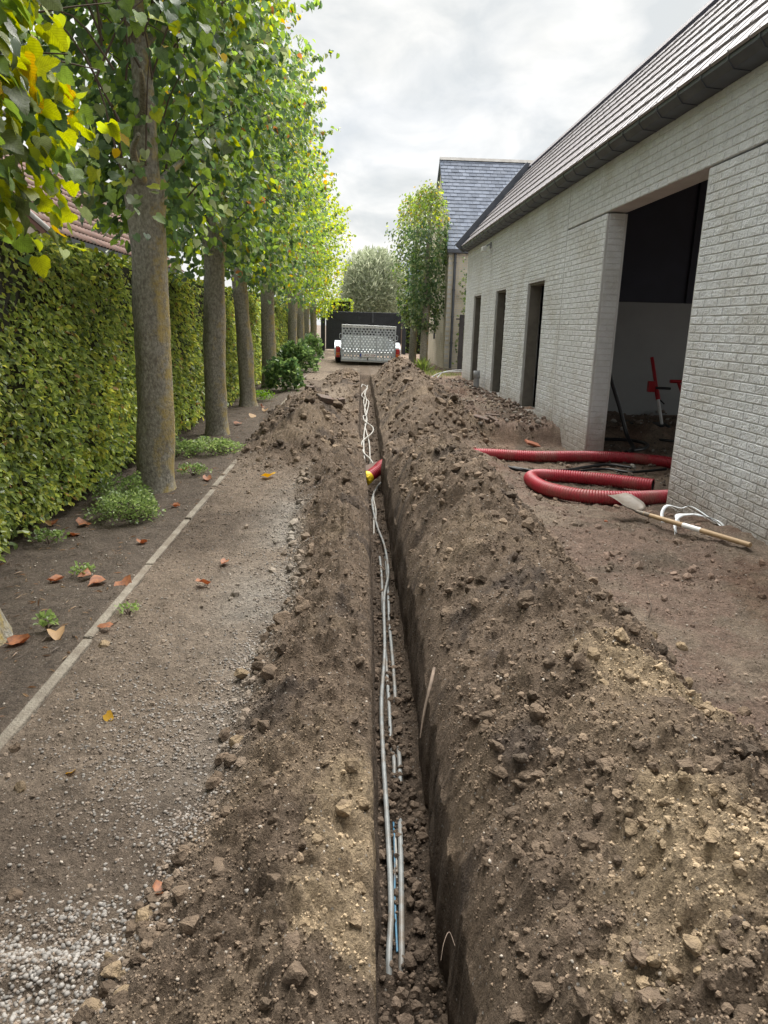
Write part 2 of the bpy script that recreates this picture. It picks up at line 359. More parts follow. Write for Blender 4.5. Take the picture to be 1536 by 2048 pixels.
M['deadp'] = mat('dead_leaf_pale', (.40, .27, .13), .65, col2=(.30, .17, .08), vscale=30, transl=.15, coords='Object')
M['deady'] = mat('dead_leaf_yellow', (.55, .33, .04), .6, transl=.2)

# ------------------------------------------------------------------ terrain
XKERB = -1.17
def xL(y): return np.interp(y, [0, 1, 2, 3, 5.4, 7.7, 9, 13, 18, 20], [.05, .062, .083, .102, .142, .13, .09, .14, .20, .22])
def xR(y): return np.interp(y, [0, 1, 2, 3, 5.5, 7.7, 9, 13, 18, 20], [.275, .285, .305, .332, .345, .36, .39, .45, .49, .50])
def rise(y): return .0085 * np.clip(y - 4, 0, 30)
def heaps(x, y):
    l, r = xL(y), xR(y)
    # right, near
    A = (.43 + .09 * sm(3.5, 5.5, y)) * (1 - .66 * sm(6.3, 7.3, y)) * (1 - sm(8.2, 8.9, y)) * (.93 + .16 * noise(y * 1.1, y * 0 + 3.7, 5))
    xc = .84 + .08 * noise(y * .9, y * 0 + .3, 8); ft = 1.46 + .10 * noise(y * 1.3, y * 0 + 1.3, 9)
    t = np.where(x < xc, (x - r) / (xc - r), (ft - x) / (ft - xc)); t = np.clip(t, 0, 1)
    rn = A * np.where(x < xc, np.sin(t * np.pi / 2) ** .72, .55 * t + .45 * np.sin(t * np.pi / 2) ** 1.6) * (x > r)
    # right, far
    A = .52 * sm(7.9, 9.2, y) * (1 - sm(17.9, 19.4, y)) * (.86 + .22 * noise(y * .55, y * 0 + 8.7, 15) + .2 * sm(15.5, 17.2, y))
    xc = 1.12 + .12 * noise(y * .5, y * 0 + 2.3, 18); ft = 1.95 + .15 * noise(y * .8, y * 0 + 5.3, 19)
    t = np.where(x < xc, (x - r) / (xc - r), (ft - x) / (ft - xc)); t = np.clip(t, 0, 1)
    rf = A * np.where(x < xc, np.sin(t * np.pi / 2) ** 1.25, t ** 1.2) * (x > r)
    pl = .10 * sm(9.12 + .12 * noise(x * 3, y * 0, 4), 9.36 + .12 * noise(x * 3, y * 0, 4), y) * (1 - sm(17.2, 18.6, y)) * sm(1.35, 1.8, x)
    # left
    xf = np.interp(y, [1, 1.4, 1.8, 2.8, 3.5, 5, 6.5], [-.66, -.58, -.45, -.47, -.37, -.41, -.48]) + .06 * noise(y * 2.2, y * 0 + 7, 21)
    t = np.clip((x - xf) / (l - xf), 0, 1)
    ln = (.185 + .03 * noise(y * 1.5, y * 0, 23)) * np.sin(np.minimum(1, t * 1.35) * np.pi / 2) ** 1.2 * (1 - .4 * sm(.72, 1, t)) * (x < l) * (1 - sm(6.6, 8, y)) 
    t = np.clip((x + 1.28 + .1 * noise(y * 1.4, y * 0, 31)) / (l + 1.28), 0, 1)
    lm = .48 * sm(6.2, 8.4, y + .25 * (x + .5)) * (1 - sm(10.2, 11.8, y)) * np.sin(np.minimum(1, t * 1.45) * np.pi / 2) ** 1.3 * (1 - .88 * sm(.5, 1, t)) * (x < l)
    t = np.clip((x + .75 + .12 * noise(y * 1.4, y * 0, 33)) / (l + .75), 0, 1)
    lf = .24 * sm(14.0, 16.0, y) * (1 - sm(18.3, 19.4, y)) * np.sin(np.minimum(1, t * 1.3) * np.pi / 2) ** 1.3 * (1 - .85 * sm(.5, 1, t)) * (x < l)
    t2 = np.clip((x + .35) / (l + .35), 0, 1); lf = np.maximum(lf, .12 * t2 * (x < l) * sm(11, 12, y) * (1 - sm(18.3, 19.4, y)))
    return rn, rf, pl, ln, lm, lf
def ground_z(x, y, fine=True):
    x = np.asarray(x, float); y = np.asarray(y, float)
    rn, rf, pl, ln, lm, lf = heaps(x, y)
    hp = np.maximum.reduce([rn, np.maximum(rf, pl), ln, lm, lf])
    z = rise(y) * (1 - .35 * sm(1.6, 2.4, x)) + hp
    z = z - .10 * sm(1.45, 1.8, x) * (1 - sm(9.1, 9.3, y)) * sm(4.9, 6.3, y)
    z = z + .06 * sm(2.25, 2.7, x) * (1 - sm(4.6, 5.3, y)) - .03 * sm(-1.25, -1.6, x)
    z = z - .035 * np.exp(-(np.minimum(np.abs(x - xR(y)), np.abs(x - xL(y)) * 2.5) / .03) ** 2) * (y < 19)
    if fine:
        k = np.maximum(np.clip(hp / .14, 0, 1), .6 * sm(.25, .05, np.minimum(np.abs(x - xL(y)), np.abs(x - xR(y)))) * (y < 19))
        z = z + k * (.055 * fbm(x * 3.2, y * 3.2, 3, 40) + .05 * fbm(x * 10, y * 10, 3, 50, .6) + .030 * np.maximum(fbm(x * 24, y * 24, 3, 60, .6) + .1, 0) + .020 * np.maximum(fbm(x * 55, y * 55, 2, 65), -.1))
        cov = np.clip(.55 + 1.3 * fbm(x * 2.3, y * 2.3, 3, 45), .15, 1)
        z = z + k * cov * (.06 * clods(x, y, .27, 400) * (x > .3) + .056 * clods(x, y, .12, 410) + .032 * clods(x, y, .055, 420)) * np.clip(1.1 - .3 * sm(1.5, 1., np.abs(x)), 0, 1.2)
        z = z + (1 - k) * (.010 + .014 * sm(1.2, 1.6, x)) * clods(x, y, .05, 430) * np.clip(.3 + 1.6 * fbm(x * 2.4, y * 2.4, 3, 46), 0, 1)
        z = z + (1 - k) * (.018 * fbm(x * 2.5, y * 2.5, 3, 70) + (.011 + .014 * sm(1.2, 1.6, x)) * fbm(x * 12, y * 12, 4, 80, .6)) + .0045 * fbm(x * 70, y * 70, 2, 90)
        # wheel-worn ripples in the clay of the drive
        z = z + (1 - k) * .012 * sm(.1, .5, fbm(x * 1.2, y * 1.6, 2, 99)) * np.sin(y * 34 + 4 * fbm(x * 2, y * 2, 2, 98)) * sm(-1.15, -.9, x) * (1 - sm(-.5, -.3, x)) * (1 - sm(3, 5, y))
    return z
def soil_color(x, y):
    """base soil colours: dark topsoil, tan sand from deeper down, drive grit, reddish rubble"""
    rn, rf, pl, ln, lm, lf = heaps(x, y)
    k = np.clip(np.maximum.reduce([rn, rf, ln, lm, lf]) / .1, 0, 1); k = np.maximum(k, sm(.22, .1, np.minimum(np.abs(x - xL(y)), np.abs(x - xR(y)))) * (y < 19))
    top = np.array([.175, .130, .093]); sand = np.array([.36, .275, .178]); dark = np.array([.085, .066, .053]); drive = np.array([.26, .205, .155]); red = np.array([.235, .165, .128])
    n = fbm(x * 1.7, y * 1.7, 4, 120, .6); n2 = fbm(x * 4, y * 4, 4, 130, .6); n3 = fbm(x * .9 + 4, y * .9, 3, 140)
    c = np.ones(x.shape + (3,)) * drive
    c = c + (np.array([.165, .128, .097]) - drive) * sm(-.15, .25, n3)[..., None]
    gv = np.exp(-((x + .48 - .02 * y) / .26) ** 2) * sm(1.6, 2.6, y) * (1 - sm(6, 9, y)) * np.clip(.6 + 1.2 * n, 0, 1); c = c + (np.array([.315, .282, .24]) - c) * gv[..., None]
    right = sm(1.1, 1.5, x); c = c + (red - c) * (right * .8 * sm(-.4, .3, n2))[..., None] + (top * 1.2 - c) * (right * sm(.0, .3, n))[..., None]
    bed = sm(-1.12, -1.25, x); c = c + (np.array([.165, .133, .105]) - c) * bed[..., None]
    heapc = np.ones(x.shape + (3,)) * top
    blob = np.exp(-((x - 1.05) / .38) ** 2 - ((y - 2.0) / .35) ** 2) + .9 * np.exp(-((x - .75) / .5) ** 2 - ((y - 1.15) / .38) ** 2) + .6 * np.exp(-((x - .8) / .35) ** 2 - ((y - 3.4) / .6) ** 2) + .85 * np.exp(-((x - .02) / .16) ** 2 - ((y - 1.6) / .9) ** 2)
    heapc = heapc + (sand - heapc) * np.clip(sm(.5, 1.05, blob + .6 * n2) + .22 * sm(.1, .5, n), 0, 1)[..., None]
    heapc = heapc + (dark - heapc) * (.8 * sm(.05, .35, -n2 - .08 - .35 * blob))[..., None]
    c = c + (heapc - c) * k[..., None]
    return c
xs_r = np.concatenate([np.linspace(2.75, 4.6, 40), [5.2, 6, 7.5, 10, 14, 20, 35, 70, 150, 400]])
nLd, nW, nF, nRd = 200, 12, 22, 235
ys = [-60, -20, -8, -4, -2, -1, -.4, 0, .25, .45, .6]
y_ = .7
while y_ < 36: ys.append(y_); y_ += .0062 * max(y_, .9)
ys = np.array(ys + [38, 41, 45, 52, 62, 80, 110, 160, 250, 420, 800])
far_l = np.array([-400, -150, -60, -30, -18, -12, -8, -6, -4.5, -3.6, -3.0, -2.7]); mid_l = np.linspace(-2.5, -1.3, 60)[:-1]
NY = len(ys); Yc = ys[:, None]
lx, rx = xL(ys), xR(ys)
near_l = -1.3 + (lx[:, None] + 1.3) * np.linspace(0, 1, nLd)[None, :]
near_r = rx[:, None] + (2.7 - rx[:, None]) * np.linspace(0, 1, nRd)[None, :]
left = np.concatenate([np.broadcast_to(far_l, (NY, len(far_l))), np.broadcast_to(mid_l, (NY, len(mid_l))), near_l], 1)
right = np.concatenate([near_r, np.broadcast_to(xs_r, (NY, len(xs_r)))], 1)
# ragged lips
edge = lambda a, s: .012 * fbm(ys * 9, ys * 0 + s, 4, 200 + s, .6)
wL = np.clip(1 - (lx[:, None] - left) / .12, 0, 1); left = left + wL * edge(0, 1)[:, None]
wR = np.clip(1 - (right - rx[:, None]) / .12, 0, 1); right = right + wR * (edge(0, 2) * 1.7)[:, None]
ZL = ground_z(left, np.broadcast_to(Yc, left.shape)); ZR = ground_z(right, np.broadcast_to(Yc, right.shape))
depth = .42 * sm(-1.5, -1.0, ys) * (1 - sm(18.7, 19.2, ys)) * (1 - .3 * sm(7.5, 10, ys))
zfl = rise(ys) - depth
t = np.linspace(0, 1, nW + 2)[1:-1]
wall = lambda x0, z0, sgn, seed: (x0[:, None] + sgn * (.012 * np.sin(t * np.pi)[None, :] - .0 + .014 * fbm(np.broadcast_to(Yc * 4, (NY, nW)), np.broadcast_to(t[None, :] * 3, (NY, nW)), 3, seed) * np.sin(t * np.pi)[None, :] + .006 * t[None, :]),
                              z0[:, None] + (zfl - z0)[:, None] * t[None, :])
Lwx, Lwz = wall(left[:, -1], ZL[:, -1], 1, 301)
Rwx, Rwz = wall(right[:, 0], ZR[:, 0], -1, 302)
ft = np.linspace(0, 1, nF)
Fx = (left[:, -1] + .008)[:, None] + (right[:, 0] - left[:, -1] - .016)[:, None] * ft[None, :]
yb = np.broadcast_to(Yc, Fx.shape)
has = np.clip(depth / .1, 0, 1)[:, None]
Fz = zfl[:, None] + has * (.03 * fbm(Fx * 6, yb * 6, 4, 310, .6) + .012 * fbm(Fx * 30, yb * 30, 3, 320) + .03 * (np.abs(ft - .5)[None, :] * 2) ** 4) + (1 - has) * (ZL[:, -1:] - zfl[:, None])
GX = np.concatenate([left, Lwx, Fx, Rwx[:, ::-1], right], 1); GZ = np.concatenate([ZL, Lwz, Fz, Rwz[:, ::-1], ZR], 1)
GY = np.broadcast_to(Yc, GX.shape).copy()
# crumbly wall: small y/z jitter
NX = GX.shape[1]; iL = left.shape[1]; iR = iL + 2 * nW + nF
GC = soil_color(GX, GY)
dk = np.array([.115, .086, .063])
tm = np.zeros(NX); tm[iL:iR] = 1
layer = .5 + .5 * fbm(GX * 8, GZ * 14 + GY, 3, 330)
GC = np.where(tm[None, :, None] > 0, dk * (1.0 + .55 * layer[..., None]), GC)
GV = np.stack([GX, GY, GZ], -1).reshape(-1, 3); GCf = GC.reshape(-1, 3)
ii, jj = np.meshgrid(np.arange(NY - 1), np.arange(NX - 1), indexing='ij')
F = np.stack([ii * NX + jj, ii * NX + jj + 1, (ii + 1) * NX + jj + 1, (ii + 1) * NX + jj], -1).reshape(-1, 4)
fx = GV[F].mean(1)
rn, rf, pl, ln, lm, lf = heaps(fx[:, 0], fx[:, 1])
cls = np.zeros(len(F), int)
cls[(fx[:, 0] > XKERB) & (fx[:, 0] < 1.3) & (fx[:, 1] > -3) & (fx[:, 1] < 34)] = 1
cls[(fx[:, 0] <= XKERB) & (fx[:, 0] > -2.6) & (fx[:, 1] > -3) & (fx[:, 1] < 34)] = 2
cls[(fx[:, 0] >= 1.3) & (fx[:, 0] < 2.9) & (fx[:, 1] > -3) & (fx[:, 1] < 19)] = 3
cls[(rn > .02) & (rn >= rf) & (fx[:, 1] > -4)] = 4; cls[(rf > .03) & (rf > rn)] = 5
cls[(ln > .02) & (ln > lm) & (fx[:, 1] > -4)] = 6; cls[(lm > .03) & (lm >= ln)] = 7; cls[(lf > .03) & (lf > lm)] = 8
jf = jj.ravel(); cls[(jf >= iL - 1) & (jf < iR) & (fx[:, 1] > -1.6) & (fx[:, 1] < 19.3)] = 9
INFO = {0: ('ground', 'bare earth ground around the drive and buildings', 'ground'), 1: ('gravel_drive', 'muddy gravel drive between the stone edging and the trench', 'drive'),
        2: ('planting_bed', 'strip of bare soil under the row of trees beside the hedge', 'soil bed'), 3: ('dirt_path', 'trampled reddish earth strip along the grey brick wall', 'earth'),
        4: ('soil_heap', 'long sandy spoil heap close to the camera, right of the trench', 'soil heap'), 5: ('soil_heap', 'far dark spoil heap right of the trench, reaching to the trailer', 'soil heap'),
        6: ('soil_heap', 'low bank of crumbled soil on the near left lip of the trench', 'soil heap'), 7: ('soil_heap', 'brown spoil heap left of the trench, spilling over the stone edging', 'soil heap'),
        8: ('soil_heap', 'small far spoil heap left of the trench in front of the trailer', 'soil heap'), 9: ('trench', 'narrow straight-sided trench dug along the drive, cables on its floor', 'trench')}
GROUND = {}
for k, (nm, lab, cat) in INFO.items():
    q = F[cls == k]
    if not len(q): continue
    u, inv = np.unique(q, return_inverse=True)
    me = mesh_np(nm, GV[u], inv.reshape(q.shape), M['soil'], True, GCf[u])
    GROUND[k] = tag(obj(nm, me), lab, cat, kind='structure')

# ------------------------------------------------------------------ clods and pebbles
def ico(sub):
    import bmesh
    bm = bmesh.new(); bmesh.ops.create_icosphere(bm, subdivisions=sub, radius=1); bm.verts.ensure_lookup_table()
    v = np.array([p.co[:] for p in bm.verts]); f = np.array([[q.index for q in t_.verts] for t_ in bm.faces]); bm.free(); return v, f
I1, F1 = ico(1); I2, F2 = ico(2)
def rock(v, seed, amp=.35, flat=.75, ang=True, planes=5):
    r = np.random.default_rng(seed); w = v.copy()
    for _ in range(planes):                      # chop with planes for facets
        d = r.normal(size=3); d /= np.linalg.norm(d); h = r.uniform(.45, .85); s = w @ d; w = w - np.maximum(s - h, 0)[:, None] * d * (.9 if ang else .5)
    w *= 1 + amp * (.55 if len(v) > 20 else .4) * np.clip(r.normal(size=(len(v), 1)), -1.5, 1.5) * .5
    w *= np.array([1, r.uniform(.7, 1), flat * r.uniform(.8, 1.1)])
    return w
ROCKS = [rock(I2, 900 + i, .42, .7, True, 9) for i in range(8)]
ROCK1 = [rock(I1, 950 + i) for i in range(12)]
PEB = [rock(I1, 980 + i, .15, .62, False) for i in range(8)]
def rotmats(n, tilt=.6):
    a = rng.uniform(0, 2 * np.pi, n); b = rng.normal(0, tilt, n); c_ = rng.normal(0, tilt, n)
    ca, sa = np.cos(a), np.sin(a); z0 = np.zeros(n); o1 = np.ones(n)
    Rz = np.stack([ca, -sa, z0, sa, ca, z0, z0, z0, o1], -1).reshape(n, 3, 3)
    Rx = np.stack([o1, z0, z0, z0, np.cos(b), -np.sin(b), z0, np.sin(b), np.cos(b)], -1).reshape(n, 3, 3)
    Ry = np.stack([np.cos(c_), z0, np.sin(c_), z0, o1, z0, -np.sin(c_), z0, np.cos(c_)], -1).reshape(n, 3, 3)
    return Rz @ Rx @ Ry
def scatter_mesh(name, temps, faces, P, s, cols, m, parent, tilt=.6, smooth=False):
    Rm = rotmats(len(P), tilt); ti = rng.integers(0, len(temps), len(P)); T = np.stack(temps)[ti]
    Vv = np.einsum('nij,nkj->nki', Rm, T) * s[:, None, None] + P[:, None, :]
    k = T.shape[1]; Ff = (faces[None] + (np.arange(len(P)) * k)[:, None, None]).reshape(-1, faces.shape[1])
    me = mesh_np(name, Vv.reshape(-1, 3), Ff, m, smooth, np.repeat(cols, k, 0))
    return tag(obj(name, me, parent), kind='stuff')
rock_me = {q: [mesh_np('soil_clod', v, F2, M[q], False) for v in ROCKS] for q in ('clodd', 'clod', 'clods')}
def clod_mesh(x, y):
    b = float(soil_color(np.array([x]), np.array([y]))[0, 0]) * rng.uniform(.75, 1.2); return rock_me['clodd' if b < .13 else 'clod' if b < .25 else 'clods'][rng.integers(0, 8)]
peb_me = [mesh_np('pebble', v, F1, M['pebble1'], True) for v in PEB]
def in_view(P, m=40):
    a, b, d = proj(P); return (a > -m) & (a < 1536 + m) & (b > -m) & (b < 2048 + m) & (d > .3)
def sample(n, x0, x1, y0, y1):
    # more where the camera is near
    u = rng.uniform(0, 1, n); y = y0 * (y1 / y0) ** u; x = rng.uniform(x0, x1, n); return x, y
def put_clods():
    x, y = sample(165000, -1.25, 2.6, .72, 18)
    h = np.stack(heaps(x, y)); rn_, rf_, pl_, ln_, lm_, lf_ = h
    hm = np.maximum.reduce([rn_, rf_, ln_, lm_, lf_])
    cl = .5 + .9 * fbm(x * 2.2, y * 2.2, 3, 410)
    p = np.clip(hm / .06, 0, 1) * np.clip(cl, .12, 1) * .42 + .13 * (x > 1.2) * np.clip(.4 + 1.4 * fbm(x * 2, y * 2, 3, 414), 0, 1) + .02
    # toes of heaps collect the coarse lumps
    toe = np.exp(-((ln_ - .035) / .03) ** 2) * (ln_ > .004) + np.exp(-((rn_ - .06) / .05) ** 2) * (rn_ > .01) * (x > .9)
    p = np.where(ln_ > .07, p * .3, p) + .3 * toe
    ok = (rng.uniform(0, 1, len(x)) < p) & ((x < xL(y) - .03) | (x > xR(y) + .04))
    x, y, toe = x[ok], y[ok], toe[ok]
    s = .0040 * (1 - rng.uniform(0, 1, len(x))) ** -.6; s = np.minimum(s, .034) * np.clip(.75 + y * .1, .85, 1.9)
    z = ground_z(x, y); P = np.stack([x, y, z + s * .12], -1)
    v = in_view(P); P, s, x, y = P[v], s[v], x[v], y[v]
    c = soil_color(x, y) * rng.uniform(.65, 1.35, (len(x), 1))
    order = np.argsort(-s / np.maximum(P[:, 1], 1))
    h = np.stack(heaps(x, y)); host = np.argmax(np.stack([h[0], h[1], h[3], h[4], h[5]]), 0)
    hk = np.array([4, 5, 6, 7, 8])[host]; hk = np.where(h.max(0) < .02, np.where(x > 1.3, 3, 1), hk)
    big = order[:300]
    for i in big:
        obj('soil_clod', clod_mesh(x[i], y[i]), GROUND[int(hk[i])], P[i], rng.uniform(-.6, .6, 3) + [0, 0, rng.uniform(0, 6)], [s[i]] * 3)
    rest = order[300:]
    for k in np.unique(hk[rest]):
        q = rest[hk[rest] == k]
        scatter_mesh('loose_crumbs', ROCK1, F1, P[q], s[q], c[q], M['clodv'], GROUND[int(k)])
    # micro crumbs on the near banks
    oct_v = np.array([(1, 0, 0), (-1, 0, 0), (0, 1, 0), (0, -1, 0), (0, 0, 1), (0, 0, -1)], float); oct_f = np.array([(0, 2, 4), (2, 1, 4), (1, 3, 4), (3, 0, 4), (2, 0, 5), (1, 2, 5), (3, 1, 5), (0, 3, 5)])
    OC = [oct_v * np.random.default_rng(q).uniform(.6, 1.2, (6, 1)) for q in range(8)]
    x, y = sample(170000, -1.15, 2.6, .72, 7); h = np.stack(heaps(x, y)); hm = np.maximum.reduce([h[0], h[3], h[4]])
    ok = (rng.uniform(0, 1, len(x)) < .10 + .5 * np.clip(hm / .05, 0, 1) * np.clip(.6 + .9 * fbm(x * 3, y * 3, 3, 411), .15, 1)) & ((x < xL(y) - .015) | (x > xR(y) + .02)); x, y = x[ok], y[ok]
    s = rng.uniform(.0018, .0055, len(x)) * np.clip(.8 + .12 * y, .9, 1.6); P = np.stack([x, y, ground_z(x, y) + s * .3], -1); v = in_view(P); P, s, x, y = P[v][:70000], s[v][:70000], x[v][:70000], y[v][:70000]
    scatter_mesh('fine_crumbs', OC, oct_f, P, s, soil_color(x, y) * rng.uniform(.55, 1.45, (len(x), 1)), M['clodv'], GROUND[0], 1.0, True)
    # crumbs on the trench floor
    n = 2600; yy = 1.3 * (17 / 1.3) ** rng.uniform(0, 1, n); u = rng.uniform(.04, .96, n); xx = xL(yy) + (xR(yy) - xL(yy)) * u
    d = .42 * (1 - .3 * sm(7.5, 10, yy)); ss = np.minimum(.0055 * (1 - rng.uniform(0, 1, n)) ** -.5, .028)
    Pz = np.stack([xx, yy, rise(yy) - d + .012 + ss * .2], -1)
    scatter_mesh('loose_crumbs', ROCK1, F1, Pz, ss, soil_color(xx, yy) * 0 + dk * rng.uniform(.8, 1.7, (n, 1)), M['clodv'], GROUND[9])
put_clods()
def big_lumps():
    for (x, y, s, f) in [(-.30, 3.02, .062, 1), (-.22, 3.06, .055, 1), (-.42, 2.62, .05, 1), (-.36, 2.66, .04, 1), (-.30, 2.45, .05, 1), (-.22, 1.75, .034, 1), (-.12, 3.6, .03, 1), (.55, 1.62, .028, 1), (-.1, 1.55, .024, 1), (.95, 3.6, .06, 1), (1.15, 3.0, .045, 1), (1.3, 2.6, .045, 1), (1.35, 2.3, .04, 1), (1.0, 4.3, .05, 1), (.8, 4.6, .05, 1), (1.1, 5.1, .07, 1), (1.3, 4.2, .06, 1), (.6, 3.0, .045, 1), (.7, 2.6, .05, 1), (.9, 2.3, .05, 1), (-.5, 8.4, .1, 1), (-.2, 9.3, .12, 1), (-.9, 8.3, .07, 1), (1.2, 9.6, .12, 1), (1.5, 10.5, .1, 1), (.9, 11.5, .12, 1)]:
        h = [float(a) for a in heaps(np.array(x), np.array(y))]; k = [4, 5, 5, 6, 7, 8][int(np.argmax(h))]
        obj('soil_clod', clod_mesh(x, y), GROUND[k], (x, y, float(ground_z(x, y)) + s * .2), (rng.uniform(-.5, .5), rng.uniform(-.5, .5), rng.uniform(0, 6)), (s, s * rng.uniform(.8, 1), s * .9))
big_lumps()
def gravel_density(x, y):
    g = lambda cx, cy, a, b, w: w * np.exp(-((x - cx) / a) ** 2 - ((y - cy) / b) ** 2)
    d = g(-.78, 1.30, .24, .15, .8) + g(-.60, 1.30, .16, .12, .9) + g(-.42, 2.75, .11, .42, .6) + g(-.36, 3.9, .11, .7, .6) + g(-.58, 2.05, .22, .3, .26) + g(-.75, 2.4, .3, .5, .13) + g(-.45, 1.72, .08, .2, .42) + g(-.4, 5.2, .2, 1., .3)
    return d * (.55 + .9 * np.clip(fbm(x * 4, y * 4, 3, 500) * 1.6 + .3, 0, 1)) + .022
def put_pebbles():
    x, y = sample(100000, -1.12, .0, 1.0, 7)
    ln_ = heaps(x, y)[3]
    p = gravel_density(x, y) * (1 - .9 * sm(.02, .08, ln_)) * .62
    ok = rng.uniform(0, 1, len(x)) < p
    x, y = x[ok], y[ok]; s = rng.uniform(.003, .0085, len(x)) * np.clip(.85 + .08 * y, .9, 1.3)
    z = ground_z(x, y); P = np.stack([x, y, z + s * .12], -1); v = in_view(P); P, s = P[v], s[v]
    g = rng.uniform(.55, 1.15, (len(P), 1)); c = np.array([.255, .232, .205]) * g
    dirty = rng.uniform(0, 1, (len(P), 1)) < .5; c = np.where(dirty, np.array([.22, .18, .145]) * g, c)
    order = np.argsort(-s / P[:, 1])
    for i in order[:300]:
        obj('pebble', peb_me[rng.integers(0, 8)], GROUND[1], P[i], (rng.normal(0, .3), rng.normal(0, .3), rng.uniform(0, 6)), [s[i] * 1.15] * 3)
    q = order[300:]
    scatter_mesh('gravel', PEB, F1, P[q], s[q], c[q], M['pebble'], GROUND[1], .3, True)
    # stray pebbles on heaps, beds and the earth strip
    x, y = sample(1300, -2.0, 2.6, 1.0, 9); z = ground_z(x, y); s = rng.uniform(.003, .008, len(x)) * np.clip(.8 + .1 * y, .9, 1.6)
    ok = (x < xL(y) - .02) | (x > xR(y) + .02); x, y, z, s = x[ok], y[ok], z[ok], s[ok]
    P = np.stack([x, y, z + s * .3], -1); v = in_view(P); P, s = P[v], s[v]
    scatter_mesh('stray_pebbles', PEB, F1, P, s, np.array([.40, .35, .29]) * rng.uniform(.5, 1.1, (len(P), 1)), M['pebble'], GROUND[0], .4, True)
put_pebbles()

# ------------------------------------------------------------------ grey outbuilding on the right
XW = 2.76
def chamfer_block(w, l, t, c):
    """block with its face towards -X: w along y, l along z, t proud"""
    a, b = w / 2, l / 2; a2, b2 = a - c, b - c
    v = [(0, -a, -b), (0, a, -b), (0, a, b), (0, -a, b), (-t, -a2, -b2), (-t, a2, -b2), (-t, a2, b2), (-t, -a2, b2)]
    f = [(7, 6, 5, 4), (0, 4, 5, 1), (1, 5, 6, 2), (2, 6, 7, 3), (3, 7, 4, 0)]
    return np.array(v), f
def outbuilding():
    B = tag(empty('outbuilding', (XW, 8, 0)), 'long grey brick outbuilding with unfinished openings and steep tiled roof', 'building')
    Mi = Matrix.Translation((-XW, -8, 0))
    def part(name, mb, m, parent=B, bevel=0):
        o = mb.build(name, m, parent, bevel); o.data.transform(Mi); return o
    T = .22; Z0 = -.4; ZT = 3.24; LS = 2.655
    WIN = [(10.66, 11.66), (13.33, 14.26), (15.92, 16.82)]; WZ0, WZ1 = .17, 2.10
    OP = (5.92, 8.2)
    def slab(y0, y1, z0, z1, x0=XW, x1=XW + T): return MB().box((x0, y0, z0), (x1, y1, z1))
    g = .010
    panels = {}
    panels['near'] = part('wall_panel', slab(-3, OP[0], Z0, LS - g), M['joint'])
    panels['lintel'] = part('wall_panel', slab(-3, 9.7 - g, LS + g, ZT), M['joint'])
    mb = slab(OP[1], 10.66, Z0, LS - g); mb.box((XW, 9.7 + .006, LS - g), (XW + T, 10.66, ZT))
    mb.box((XW, 10.66, Z0), (XW + T, 11.66, WZ0)); mb.box((XW, 10.66, WZ1), (XW + T, 11.66, ZT))
    mb.box((XW, 11.66, Z0), (XW + T, 13.33, ZT)); mb.box((XW, 13.33, Z0), (XW + T, 14.26, WZ0)); mb.box((XW, 13.33, WZ1), (XW + T, 14.26, ZT)); mb.box((XW, 14.26, Z0), (XW + T, 14.9 - g, ZT))
    panels['mid'] = part('wall_panel', mb, M['joint'])
    mb = slab(14.9 + g, 15.92, Z0, ZT); mb.box((XW, 15.92, Z0), (XW + T, 16.82, WZ0)); mb.box((XW, 15.92, WZ1), (XW + T, 16.82, ZT)); mb.box((XW, 16.82, Z0), (XW + T, 18.1, ZT))
    panels['far'] = part('wall_panel', mb, M['joint'])
    # imprinted bricks, half bond
    ch, bl, gap = .0656, .2, .0072
    cells = []
    for k in range(int((ZT + .32) / ch)):
        z = LS - 45 * ch + (k + .5) * ch
        for j in range(-12, 95):
            y0 = j * bl + (bl / 2 if k % 2 else 0); y1 = y0 + bl
            cells.append((y0, y1, z))
    regs = [('near', -2.4, OP[0], -.3, LS), ('lintel', -2.4, 9.7, LS, ZT), ('mid', OP[1], 9.7, -.3, LS), ('mid', 9.7, 14.9, -.3, ZT), ('far', 14.9, 18.1, -.3, ZT)]
    full = []; odd = []
    for (y0, y1, z) in cells:
        for (pn, a, b, c, d) in regs:
            if z - ch / 2 < c - .005 or z + ch / 2 > d + .005: continue
            s0, s1 = max(y0, a + .014), min(y1, b - .014)
            if s1 - s0 < .03: continue
            segs = [(s0, s1)]
            for (w0, w1) in WIN:
                if WZ0 - .03 < z < WZ1 + .03:
                    ns = []
                    for (p, q) in segs:
                        if q <= w0 or p >= w1: ns.append((p, q)); continue
                        if p < w0 - .03: ns.append((p, w0 - .003))
                        if q > w1 + .03: ns.append((w1 + .003, q))
                    segs = ns
            for (p, q) in segs:
                if q - p < .03: continue
                (full if abs(q - p - bl) < .002 else odd).append((pn, (p + q) / 2, z + (.010 if pn == 'lintel' else -.004 if d == LS else 0), q - p - gap))
    P = np.array([[XW, f[1], f[2]] for f in full]); px, py, pd = proj(P)
    vis = (px < 1545) & (py > -10) & (py < 1140) & (P[:, 2] > -.02) & (P[:, 1] > 3.8)
    order = [i for i in np.argsort(pd) if vis[i]][:300]
    sel = set(order)
    bv, bf = chamfer_block(bl - gap, ch - gap, .0045, .004)
    bm_ = []
    for k in range(6):
        r = np.random.default_rng(k); v = bv.copy(); v[4:, 0] -= r.uniform(-.001, .002, 4); v[4:, 1:] += r.uniform(-.0008, .0008, (4, 2))
        me = bpy.data.meshes.new('brick'); me.from_pydata(v.tolist(), [], bf); me.materials.append(M['brickface']); me.update(); bm_.append(me)
    for i in order:
        pn, y, z, w = full[i]
        obj('brick', bm_[random.randrange(6)], panels[pn], (0, y - 8, z))
